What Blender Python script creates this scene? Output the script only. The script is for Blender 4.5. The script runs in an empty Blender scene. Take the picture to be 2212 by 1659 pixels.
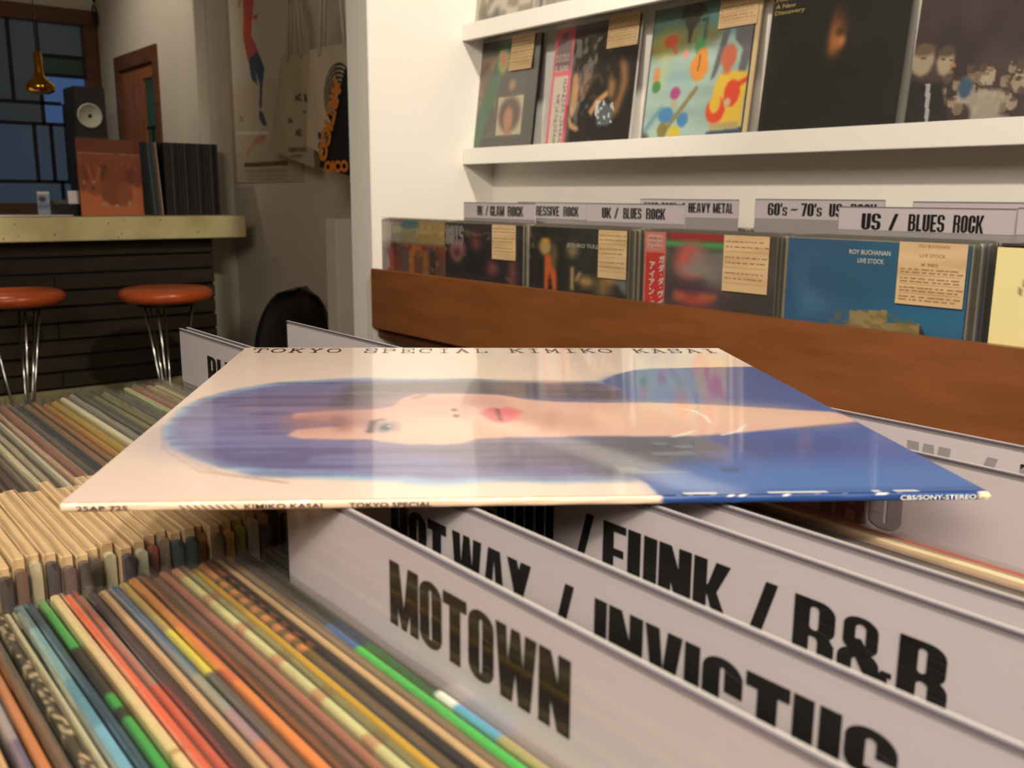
import bpy, bmesh, math, random
import numpy as np
from mathutils import Matrix, Vector

random.seed(7); RNG = np.random.RandomState(11)
SC = bpy.context.scene; COL = SC.collection

# ------------------------------------------------------------------ camera, world, lights, exposure
cam_d = bpy.data.cameras.new('camera'); cam = bpy.data.objects.new('camera', cam_d); COL.objects.link(cam); SC.camera = cam
YAW, PITCH, ROLL = .6811, .1982, .007
fw = Vector((math.sin(YAW)*math.cos(PITCH), math.cos(YAW)*math.cos(PITCH), -math.sin(PITCH)))
rt = Vector((math.cos(YAW), -math.sin(YAW), 0)); up = rt.cross(fw)
r2 = rt*math.cos(ROLL)+up*math.sin(ROLL); u2 = up*math.cos(ROLL)-rt*math.sin(ROLL)
M = Matrix((r2, u2, -fw)).transposed().to_4x4(); M.translation = (0, 0, 1.10); cam.matrix_world = M
cam_d.sensor_width = 36; cam_d.lens = 2023.08/2212*36; cam_d.clip_start = .01; cam_d.clip_end = 60
cam_d.dof.use_dof = True; cam_d.dof.focus_distance = .6; cam_d.dof.aperture_fstop = 20.0

w = bpy.data.worlds.new('world'); SC.world = w; w.use_nodes = True
w.node_tree.nodes['Background'].inputs[0].default_value = (.05, .09, .16, 1)
w.node_tree.nodes['Background'].inputs[1].default_value = .6
SC.view_settings.view_transform = 'Standard'; SC.view_settings.look = 'None'
SC.view_settings.gamma = 1; SC.view_settings.exposure = 0.0

WARM = (1, .895, .755)
def spot(name, loc, target, energy, size=55, blend=.8, radius=.04, col=WARM):
    d = bpy.data.lights.new(name, 'SPOT'); d.energy = energy; d.color = col; d.spot_size = math.radians(size); d.spot_blend = blend; d.shadow_soft_size = radius
    o = bpy.data.objects.new(name, d); COL.objects.link(o); o.location = loc
    o.rotation_euler = (Vector(target)-Vector(loc)).to_track_quat('-Z', 'Y').to_euler(); return o
def area(name, loc, target, energy, sx, sy, col=WARM):
    d = bpy.data.lights.new(name, 'AREA'); d.energy = energy; d.color = col; d.shape = 'RECTANGLE'; d.size = sx; d.size_y = sy
    o = bpy.data.objects.new(name, d); COL.objects.link(o); o.location = loc
    o.rotation_euler = (Vector(target)-Vector(loc)).to_track_quat('-Z', 'Y').to_euler(); return o
spot('ceiling_spot_over_table', (-.10, .05, 2.55), (.2, .15, .9), 40, 80, .9, .07)
spot('ceiling_spot_at_shelf', (-.55, .45, 2.45), (1.8, 1.15, 1.15), 185, 64, .8, .05)
spot('ceiling_spot_at_pier', (1.05, .75, 2.55), (1.6, 2.32, 1.35), 135, 64, .9, .05)
spot('ceiling_spot_over_bar', (.20, 3.45, 2.55), (.15, 4.05, .95), 190, 50, .9, .05)
spot('ceiling_spot_at_far_door', (.75, 4.75, 2.6), (1.75, 5.0, 1.75), 34, 80, .9, .05)
spot('ceiling_spot_behind_camera', (-.42, -1.15, 2.3), (.30, .0, .96), 170, 42, 1, .07)
area('added_fill', (-1.3, -.6, 2.5), (.2, .2, .95), 68, 1.2, 1.2)  # added soft fill from camera left, brightens the header card faces

# ------------------------------------------------------------------ helpers
def lin(c):
    c = np.asarray(c, float)/255.; return tuple(np.where(c <= .04045, c/12.92, ((c+.055)/1.055)**2.4))
def nmat(name):
    m = bpy.data.materials.new(name); m.use_nodes = True; return m, m.node_tree.nodes, m.node_tree.links, m.node_tree.nodes['Principled BSDF']
def mat(name, rgb, rough=.5, metal=0, spec=.5, emit=None, es=0, noise=None, bump=None, coat=0, coat_r=.05, trans=0, grain=None):
    m, n, l, b = nmat(name); c = (*lin(rgb), 1)
    b.inputs['Base Color'].default_value = c; b.inputs['Roughness'].default_value = rough; b.inputs['Metallic'].default_value = metal
    b.inputs['Specular IOR Level'].default_value = spec; b.inputs['Coat Weight'].default_value = coat; b.inputs['Coat Roughness'].default_value = coat_r
    b.inputs['Transmission Weight'].default_value = trans
    if emit: b.inputs['Emission Color'].default_value = (*lin(emit), 1); b.inputs['Emission Strength'].default_value = es
    tc = n.new('ShaderNodeTexCoord')
    if noise:      # (scale, rgb2, stretch)
        mp = n.new('ShaderNodeMapping'); l.new(tc.outputs['Object'], mp.inputs[0]); mp.inputs['Scale'].default_value = noise[2] if len(noise) > 2 else (1, 1, 1)
        t = n.new('ShaderNodeTexNoise'); t.inputs['Scale'].default_value = noise[0]; t.inputs['Detail'].default_value = 6; l.new(mp.outputs[0], t.inputs['Vector'])
        r = n.new('ShaderNodeValToRGB'); r.color_ramp.elements[0].position = .35; r.color_ramp.elements[1].position = .68
        r.color_ramp.elements[0].color = c; r.color_ramp.elements[1].color = (*lin(noise[1]), 1)
        l.new(t.outputs['Fac'], r.inputs[0]); l.new(r.outputs[0], b.inputs['Base Color'])
    if bump:       # (scale, strength, stretch)
        mp = n.new('ShaderNodeMapping'); l.new(tc.outputs['Object'], mp.inputs[0]); mp.inputs['Scale'].default_value = bump[2] if len(bump) > 2 else (1, 1, 1)
        t = n.new('ShaderNodeTexNoise'); t.inputs['Scale'].default_value = bump[0]; t.inputs['Detail'].default_value = 3; l.new(mp.outputs[0], t.inputs['Vector'])
        bp = n.new('ShaderNodeBump'); bp.inputs['Strength'].default_value = bump[1]; bp.inputs['Distance'].default_value = .002
        l.new(t.outputs['Fac'], bp.inputs['Height']); l.new(bp.outputs[0], b.inputs['Normal'])
        if coat: l.new(bp.outputs[0], b.inputs['Coat Normal'])
    return m
def vmat(name, rough=.4, coat=0, coat_r=.06, bump=None, grain=0):
    m, n, l, b = nmat(name); a = n.new('ShaderNodeAttribute'); a.attribute_name = 'Col'
    out = a.outputs['Color']
    if grain:
        tc = n.new('ShaderNodeTexCoord'); t = n.new('ShaderNodeTexNoise'); t.inputs['Scale'].default_value = 900; t.inputs['Detail'].default_value = 2; l.new(tc.outputs['Object'], t.inputs['Vector'])
        mx = n.new('ShaderNodeMix'); mx.data_type = 'RGBA'; mx.blend_type = 'OVERLAY'; mx.inputs[0].default_value = grain
        l.new(out, mx.inputs[6]); l.new(t.outputs['Color'], mx.inputs[7]); out = mx.outputs[2]
    l.new(out, b.inputs['Base Color']); b.inputs['Roughness'].default_value = rough
    b.inputs['Coat Weight'].default_value = coat; b.inputs['Coat Roughness'].default_value = coat_r
    if bump:
        tc = n.new('ShaderNodeTexCoord'); t = n.new('ShaderNodeTexNoise'); t.inputs['Scale'].default_value = bump[0]; t.inputs['Detail'].default_value = 2; l.new(tc.outputs['Object'], t.inputs['Vector'])
        bp = n.new('ShaderNodeBump'); bp.inputs['Strength'].default_value = bump[1]; bp.inputs['Distance'].default_value = .002
        l.new(t.outputs['Fac'], bp.inputs['Height']); l.new(bp.outputs[0], b.inputs['Coat Normal']); l.new(bp.outputs[0], b.inputs['Normal'])
    return m
def objcol_mat(name, rough=.4):
    m, n, l, b = nmat(name); oi = n.new('ShaderNodeObjectInfo'); tc = n.new('ShaderNodeTexCoord')
    mp = n.new('ShaderNodeMapping'); mp.inputs['Scale'].default_value = (1, 1, 1); l.new(tc.outputs['Object'], mp.inputs[0])
    ad = n.new('ShaderNodeVectorMath'); ad.operation = 'ADD'; cx = n.new('ShaderNodeCombineXYZ'); ml = n.new('ShaderNodeMath'); ml.operation = 'MULTIPLY'; ml.inputs[1].default_value = 17
    l.new(oi.outputs['Random'], ml.inputs[0]); l.new(ml.outputs[0], cx.inputs[0]); l.new(mp.outputs[0], ad.inputs[0]); l.new(cx.outputs[0], ad.inputs[1])
    t = n.new('ShaderNodeTexNoise'); t.inputs['Scale'].default_value = 14; t.inputs['Detail'].default_value = 5; l.new(ad.outputs[0], t.inputs['Vector'])
    r = n.new('ShaderNodeValToRGB'); r.color_ramp.elements[0].position = .3; r.color_ramp.elements[1].position = .7
    r.color_ramp.elements[0].color = (.80, .80, .80, 1); r.color_ramp.elements[1].color = (1, 1, 1, 1)
    mx = n.new('ShaderNodeMix'); mx.data_type = 'RGBA'; mx.blend_type = 'MULTIPLY'; mx.inputs[0].default_value = 1
    l.new(t.outputs['Fac'], r.inputs[0]); l.new(oi.outputs['Color'], mx.inputs[6]); l.new(r.outputs[0], mx.inputs[7]); l.new(mx.outputs[2], b.inputs['Base Color'])
    b.inputs['Roughness'].default_value = rough; return m
def film(name, tint=(238, 236, 231), haze=.06, gloss=.5, rough=.06, bumps=30, bstr=.25):
    m, n, l, b = nmat(name); n.remove(b); out = n['Material Output']
    tr = n.new('ShaderNodeBsdfTransparent'); tr.inputs[0].default_value = (*lin(tint), 1)
    gl = n.new('ShaderNodeBsdfGlossy'); gl.inputs['Roughness'].default_value = rough; gl.inputs[0].default_value = (.95, .95, .95, 1)
    df = n.new('ShaderNodeBsdfDiffuse'); df.inputs[0].default_value = (.62, .6, .56, 1)
    lw = n.new('ShaderNodeLayerWeight'); lw.inputs[0].default_value = .5; pw = n.new('ShaderNodeMath'); pw.operation = 'POWER'; pw.inputs[1].default_value = 5; fr = n.new('ShaderNodeMath'); fr.operation = 'MULTIPLY_ADD'; fr.inputs[1].default_value = .9; fr.inputs[2].default_value = .05; l.new(lw.outputs['Facing'], pw.inputs[0]); l.new(pw.outputs[0], fr.inputs[0])
    mu = n.new('ShaderNodeMath'); mu.operation = 'MULTIPLY'; mu.inputs[1].default_value = gloss; mu.use_clamp = True
    tc = n.new('ShaderNodeTexCoord'); t = n.new('ShaderNodeTexNoise'); t.inputs['Scale'].default_value = bumps; t.inputs['Detail'].default_value = 2; l.new(tc.outputs['Object'], t.inputs['Vector'])
    bp = n.new('ShaderNodeBump'); bp.inputs['Strength'].default_value = bstr; bp.inputs['Distance'].default_value = .004; l.new(t.outputs['Fac'], bp.inputs['Height'])
    l.new(bp.outputs[0], gl.inputs['Normal']); l.new(bp.outputs[0], lw.inputs['Normal'])
    m1 = n.new('ShaderNodeMixShader'); m1.inputs[0].default_value = haze; l.new(tr.outputs[0], m1.inputs[1]); l.new(df.outputs[0], m1.inputs[2])
    m2 = n.new('ShaderNodeMixShader'); l.new(fr.outputs[0], mu.inputs[0]); l.new(mu.outputs[0], m2.inputs[0]); l.new(m1.outputs[0], m2.inputs[1]); l.new(gl.outputs[0], m2.inputs[2])
    l.new(m2.outputs[0], out.inputs[0]); return m

def mesh(name, v, f, mats=None, cols=None, smooth=False):
    me = bpy.data.meshes.new(name); me.from_pydata([tuple(map(float, p)) for p in v], [], [tuple(int(i) for i in q) for q in f]); me.update()
    if cols is not None:
        a = me.color_attributes.new('Col', 'FLOAT_COLOR', 'POINT')
        buf = np.ones((len(v), 4), np.float32); buf[:, :3] = np.asarray(cols); a.data.foreach_set('color', buf.ravel())
    if smooth: me.polygons.foreach_set('use_smooth', [True]*len(me.polygons))
    return me
class MB:
    def __init__(s): s.v = []; s.f = []; s.c = []; s.cc = None
    def add(s, v, f, c=None):
        k = len(s.v); s.v += [tuple(p) for p in v]; s.f += [tuple(i+k for i in q) for q in f]; s.c += [c if c is not None else (s.cc or (1, 1, 1))]*len(v)
    def box(s, x0, x1, y0, y1, z0, z1, c=None):
        s.add([(x, y, z) for x in (x0, x1) for y in (y0, y1) for z in (z0, z1)], [(0, 1, 3, 2), (4, 6, 7, 5), (0, 4, 5, 1), (2, 3, 7, 6), (0, 2, 6, 4), (1, 5, 7, 3)], c)
    def prism(s, pts, z0, z1, ax=2):   # polygon in plane, extruded along ax
        n = len(pts)
        def P(a, b, h): return [(h, a, b), (a, h, b), (a, b, h)][ax]
        s.add([P(a, b, z0) for a, b in pts]+[P(a, b, z1) for a, b in pts], [tuple(range(n)), tuple(range(n, 2*n))]+[(i, (i+1) % n, n+(i+1) % n, n+i) for i in range(n)])
    def tube(s, path, r, n=8, caps=True):
        path = [Vector(p) for p in path]; rings = []; pv = None
        for i, p in enumerate(path):
            t = (path[min(i+1, len(path)-1)]-path[max(i-1, 0)]).normalized()
            a = pv if pv is not None else (Vector((0, 0, 1)) if abs(t.z) < .9 else Vector((1, 0, 0)))
            b = (a-t*a.dot(t)).normalized(); pv = b; c = t.cross(b); rr = r[i] if isinstance(r, (list, tuple)) else r
            rings.append([tuple(p+(b*math.cos(q)+c*math.sin(q))*rr) for q in [2*math.pi*k/n for k in range(n)]])
        v = sum(rings, []); f = [(i*n+k, i*n+(k+1) % n, (i+1)*n+(k+1) % n, (i+1)*n+k) for i in range(len(path)-1) for k in range(n)]
        if caps: f += [tuple(range(n)), tuple(range((len(path)-1)*n, len(path)*n))]
        s.add(v, f)
    def lathe(s, prof, n=32, c=(0, 0, 0)):
        v = []; f = []
        for r, z in prof:
            v += [(c[0]+r*math.cos(2*math.pi*k/n), c[1]+r*math.sin(2*math.pi*k/n), c[2]+z) for k in range(n)]
        f = [(i*n+k, i*n+(k+1) % n, (i+1)*n+(k+1) % n, (i+1)*n+k) for i in range(len(prof)-1) for k in range(n)]
        if prof[0][0] > 1e-6: f.append(tuple(range(n)))
        if prof[-1][0] > 1e-6: f.append(tuple(range((len(prof)-1)*n, len(prof)*n)))
        s.add(v, f)
    def mesh(s, name, bev=0, seg=2, smooth=False, colors=False):
        me = mesh(name, s.v, s.f, cols=(s.c if colors else None))
        bm = bmesh.new(); bm.from_mesh(me); bmesh.ops.recalc_face_normals(bm, faces=bm.faces)
        if bev: bmesh.ops.bevel(bm, geom=bm.edges[:], offset=bev, segments=seg, affect='EDGES', clamp_overlap=True)
        bm.to_mesh(me); bm.free()
        if smooth: me.polygons.foreach_set('use_smooth', [True]*len(me.polygons))
        return me
def root(name, label, cat, loc=(0, 0, 0), rot=(0, 0, 0), group=None):
    o = bpy.data.objects.new(name, None); o.empty_display_size = .05; COL.objects.link(o); o.location = loc; o.rotation_euler = rot
    o['label'] = label; o['category'] = cat
    if group: o['group'] = group
    return o
def part(name, me, material, parent, loc=(0, 0, 0), rot=(0, 0, 0), label=None, color=None):
    o = bpy.data.objects.new(name, me); COL.objects.link(o); o.parent = parent; o.location = loc; o.rotation_euler = rot
    if material and not me.materials: me.materials.append(material)
    if label: o['label'] = label
    if color is not None: o.color = (*lin(color), 1)
    return o
def thing(name, me, material, label, cat, loc=(0, 0, 0), rot=(0, 0, 0), group=None):
    o = part(name, me, material, None, loc, rot, label); o['category'] = cat
    if group: o['group'] = group
    return o
def struct(name, me, material, loc=(0, 0, 0), rot=(0, 0, 0), label=None):
    o = part(name, me, material, None, loc, rot, label); o['kind'] = 'structure'; return o
def bx(x0, x1, y0, y1, z0, z1, bev=0, name='box', seg=2):
    m = MB(); m.box(x0, x1, y0, y1, z0, z1); return m.mesh(name, bev, seg)

# ------------------------------------------------------------------ lettering
def ring(x0, y0, x1, y1, r, sx, sy, cut=None):
    def rr(a0, b0, a1, b1, rx, ry):
        rx = max(min(rx, (a1-a0)/2), .002); ry = max(min(ry, (b1-b0)/2), .002); p = []
        for cx, cy, s in ((a1-rx, b1-ry, 0), (a0+rx, b1-ry, 1), (a0+rx, b0+ry, 2), (a1-rx, b0+ry, 3)):
            for k in range(7):
                t = (s+k/6)*math.pi/2; p.append((cx+rx*math.cos(t), cy+ry*math.sin(t)))
            nx = None
            if s in (1, 3):
                ye = (b0+ry) if s == 1 else (b1-ry); ys = p[-1][1]; xx = p[-1][0]
                for k in range(1, 16): p.append((xx, ys+(ye-ys)*k/16))
        return p
    o = rr(x0, y0, x1, y1, r, r*.8); i = rr(x0+sx, y0+sy, x1-sx, y1-sy, (x1-x0)/2-sx, ((x1-x0)/2-sx)*1.0); n = len(o); out = []
    for k in range(n):
        q = [o[k], o[(k+1) % n], i[(k+1) % n], i[k]]; cx = sum(p[0] for p in q)/4; cy = sum(p[1] for p in q)/4
        if cut and cut(cx, cy): continue
        out.append(q)
    return out
def R(a, b, c, d): return [[(a, b), (c, b), (c, d), (a, d)]]
def glyph(ch):
    S = .19; O = lambda cut=None, **k: ring(0, 0, .5, 1, .25, .222, .12, cut)
    if ch in 'O0': return O(), .5
    if ch == 'C': return O(lambda x, y: x > .25 and .40 < y < .60), .5
    if ch == 'G': return O(lambda x, y: x > .25 and .5 < y < .64)+R(.27, .38, .5, .5)+R(.31, .0, .5, .42), .5
    if ch == 'U': return ring(0, 0, .5, .7, .25, .222, .12, lambda x, y: y > .42)+R(0, .4, .222, 1)+R(.278, .4, .5, 1), .5
    if ch == 'D': return O()+R(0, 0, .2, 1)+R(0, 0, .26, .12)+R(0, .88, .26, 1), .5
    if ch == 'B': return R(0, 0, .2, 1)+ring(0, .46, .49, 1, .2, .2, .1)+ring(0, 0, .52, .56, .22, .2, .11)+R(0, .9, .28, 1)+R(0, 0, .28, .11)+R(.1, .47, .28, .55), .52
    if ch == 'P': return R(0, 0, .2, 1)+ring(0, .4, .5, 1, .2, .2, .11)+R(0, .89, .26, 1)+R(.1, .4, .26, .51), .5
    if ch == 'R': return R(0, 0, .2, 1)+ring(0, .45, .51, 1, .2, .2, .1)+R(0, .9, .26, 1)+R(.1, .45, .3, .55)+R(.31, 0, .51, .42)+[[(.25, .5), (.45, .5), (.51, .4), (.31, .4)]], .52
    if ch == 'S': return ring(0, .42, .5, 1, .24, .2, .11, lambda x, y: x > .28 and .5 < y < .70)+ring(0, 0, .5, .57, .24, .2, .11, lambda x, y: x < .22 and .29 < y < .48), .5
    if ch == 'E': return R(0, 0, .2, 1)+R(0, .87, .42, 1)+R(0, .43, .38, .56)+R(0, 0, .42, .13), .42
    if ch == 'F': return R(0, 0, .2, 1)+R(0, .86, .42, 1)+R(0, .42, .38, .56), .42
    if ch == 'L': return R(0, 0, .2, 1)+R(0, 0, .4, .14), .4
    if ch == 'T': return R(0, .82, .5, 1)+R(.135, 0, .365, 1), .5
    if ch == 'I': return R(0, 0, .2, 1), .2
    if ch == 'H': return R(0, 0, .222, 1)+R(.278, 0, .5, 1)+R(.1, .42, .4, .58), .5
    if ch == 'J': return ring(0, 0, .44, .6, .22, .17, .12, lambda x, y: y > .42 or (x < .2 and y > .32))+R(.25, .4, .44, 1), .44
    if ch == 'K': return R(0, 0, .2, 1)+[[(.17, .42), (.33, 1), (.54, 1), (.32, .44)], [(.17, .58), (.30, .64), (.56, 0), (.34, 0)]], .56
    if ch == 'M': return R(0, 0, .20, 1)+R(.50, 0, .70, 1)+[[(0, 1), (.24, 1), (.40, .0), (.29, .0)], [(.46, 1), (.70, 1), (.41, .0), (.30, .0)]], .7
    if ch == 'N': return R(0, 0, .20, 1)+R(.32, 0, .52, 1)+[[(0, 1), (.2, 1), (.52, 0), (.32, 0)]], .52
    if ch == 'A': return [[(0, 0), (.19, 0), (.27, .86), (.28, 1), (.13, 1)], [(.54, 0), (.35, 0), (.27, .86), (.26, 1), (.41, 1)]]+R(.12, .2, .42, .34), .54
    if ch == 'V': return [[(0, 1), (.2, 1), (.3, .1), (.3, 0), (.14, 0)], [(.52, 1), (.32, 1), (.22, .1), (.22, 0), (.38, 0)]], .52
    if ch == 'W': return [[(0, 1), (.2, 1), (.25, .15), (.3, 0), (.1, 0)], [(.29, 1), (.45, 1), (.31, 0), (.17, 0)], [(.29, 1), (.45, 1), (.57, 0), (.43, 0)], [(.74, 1), (.54, 1), (.49, .15), (.44, 0), (.64, 0)]], .74
    if ch == 'X': return [[(0, 1), (.22, 1), (.53, 0), (.31, 0)], [(.52, 1), (.30, 1), (0, 0), (.22, 0)]], .53
    if ch == 'Y': return [[(0, 1), (.21, 1), (.35, .4), (.17, .4)], [(.52, 1), (.31, 1), (.17, .4), (.35, .4)]]+R(.16, 0, .36, .45), .52
    if ch == '/': return [[(0, 0), (.16, 0), (.40, 1), (.24, 1)]], .4
    if ch == '&': return ring(.05, .47, .45, 1, .19, .14, .1)+ring(0, 0, .48, .54, .22, .17, .12)+[[(.08, .66), (.26, .7), (.66, 0), (.42, 0)], [(.40, .32), (.56, .36), (.6, .14), (.42, .06)]]+R(.5, .3, .62, .38), .64
    if ch == '6': return ring(0, 0, .5, .6, .24, .2, .11)+R(0, .3, .2, .8)+ring(0, .5, .5, 1, .24, .2, .11, lambda x, y: y < .68), .5
    if ch == '7': return R(0, .86, .46, 1)+[[(.26, .88), (.46, .88), (.3, 0), (.1, 0)]], .46
    if ch == "'": return R(0, .68, .14, 1), .14
    if ch == '~': return [[(0, .4), (.12, .42), (.2, .58), (.1, .56)], [(.1, .46), (.24, .42), (.34, .5), (.2, .58)], [(.34, .42), (.44, .44), (.54, .6), (.42, .56)], [(.24, .42), (.42, .42), (.44, .54), (.3, .56)]], .54
    if ch == 's': g, a = glyph('S'); return [[(x*.8, y*.7) for x, y in q] for q in g], .4
    return [], .3
SER = {  # thin slab-serif letters for the record title: strokes in a unit square
 'T': [(0, 1, 1, 1), (.5, 0, .5, 1), (.3, 0, .7, 0), (0, 1, 0, .75), (1, 1, 1, .75)], 'I': [(.5, 0, .5, 1), (.2, 0, .8, 0), (.2, 1, .8, 1)],
 'K': [(.15, 0, .15, 1), (0, 0, .35, 0), (0, 1, .35, 1), (.15, .4, .85, 1), (.4, .6, .9, 0), (.7, 1, 1, 1), (.7, 0, 1, 0)],
 'Y': [(.1, 1, .5, .5), (.9, 1, .5, .5), (.5, 0, .5, .5), (.3, 0, .7, 0), (0, 1, .3, 1), (.7, 1, 1, 1)],
 'P': [(.15, 0, .15, 1), (0, 0, .4, 0), (0, 1, .7, 1), (.7, 1, .9, .85), (.9, .85, .9, .65), (.9, .65, .7, .5), (.7, .5, .15, .5)],
 'E': [(.15, 0, .15, 1), (0, 0, .95, 0), (0, 1, .95, 1), (.15, .5, .6, .5), (.95, 0, .95, .25), (.95, 1, .95, .75), (.6, .4, .6, .6)],
 'L': [(.3, 0, .3, 1), (.1, 0, .95, 0), (.1, 1, .5, 1), (.95, 0, .95, .3)], 'A': [(.1, 0, .5, 1), (.9, 0, .5, 1), (.25, .35, .75, .35), (0, 0, .3, 0), (.7, 0, 1, 0), (.3, 1, .5, 1)],
 'M': [(.12, 0, .12, 1), (.88, 0, .88, 1), (.12, 1, .5, .35), (.88, 1, .5, .35), (0, 0, .3, 0), (.7, 0, 1, 0)],
 'S': [(.9, .75, .75, 1), (.75, 1, .25, 1), (.25, 1, .1, .8), (.1, .8, .25, .55), (.25, .55, .75, .45), (.75, .45, .92, .25), (.92, .25, .75, 0), (.75, 0, .25, 0), (.25, 0, .08, .25), (.9, 1, .9, .7), (.08, 0, .08, .3)],
 'O': [(math.cos(a)*.48+.5, math.sin(a)*.5+.5, math.cos(a+.524)*.48+.5, math.sin(a+.524)*.5+.5) for a in [k*.5236 for k in range(12)]],
 'C': [(math.cos(a)*.46+.5, math.sin(a)*.5+.5, math.cos(a+.4712)*.46+.5, math.sin(a+.4712)*.5+.5) for a in [.785+k*.4712 for k in range(10)]]+[(.9, 1, .9, .68)]}
def heavy_polys(txt, x0, x1, y0, y1, gap=.035):
    items = []; x = 0
    for ch in txt:
        if ch == ' ': x += .3; continue
        g, a = glyph(ch); items += [[(px+x, py) for px, py in q] for q in g]; x += a+gap
    W = x-gap
    return [[(x0+(px/W)*(x1-x0), y0+py*(y1-y0)) for px, py in q] for q in items]
FACE = (Vector((0, -1, 0)), Vector((0, 0, 1)), Vector((-1, 0, 0)))     # reading on a -X face
def polys_mesh(polys, frame=FACE, off=0, th=0):
    a, b, c = frame; v = []; f = []
    for q in polys:
        k = len(v); v += [tuple(a*p[0]+b*p[1]+c*(off+1.2e-5*((k//4) % 9))) for p in q]; f.append(tuple(range(k, k+len(q))))
    me = mesh('lettering', v, f)
    bm = bmesh.new(); bm.from_mesh(me); bmesh.ops.triangulate(bm, faces=bm.faces[:])
    for fa in bm.faces:
        fa.normal_update()
        if fa.normal.dot(c) < 0: fa.normal_flip()
    bm.to_mesh(me); bm.free(); return me
_tc = {}
def text_mesh(body, x0, x1, y0, y1, frame=FACE, off=0, bold=0, rot=0):
    """flat print from a text curve, fitted into the given box of the frame"""
    cu = bpy.data.curves.new('lettering', 'FONT'); cu.body = body; cu.size = 1; cu.offset = bold; cu.resolution_u = 3; cu.align_x = 'CENTER'
    o = bpy.data.objects.new('tmp', cu); COL.objects.link(o); dg = bpy.context.evaluated_depsgraph_get(); dg.update()
    me = bpy.data.meshes.new_from_object(o.evaluated_get(dg)); bpy.data.objects.remove(o); bpy.data.curves.remove(cu)
    n = len(me.vertices); co = np.zeros(n*3); me.vertices.foreach_get('co', co); co = co.reshape(-1, 3)
    if n == 0: return me
    if rot: t = math.radians(rot); co = np.stack([co[:, 0]*math.cos(t)-co[:, 1]*math.sin(t), co[:, 0]*math.sin(t)+co[:, 1]*math.cos(t), co[:, 2]], 1)
    mn = co.min(0); mx = co.max(0); sp = np.maximum(mx-mn, 1e-6)
    X = x0+(co[:, 0]-mn[0])/sp[0]*(x1-x0); Y = y0+(co[:, 1]-mn[1])/sp[1]*(y1-y0)
    a, b, c = [np.array(q) for q in frame]; P = X[:, None]*a+Y[:, None]*b+off*c
    me.vertices.foreach_set('co', P.ravel()); me.update(); me.materials.clear(); return me

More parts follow.
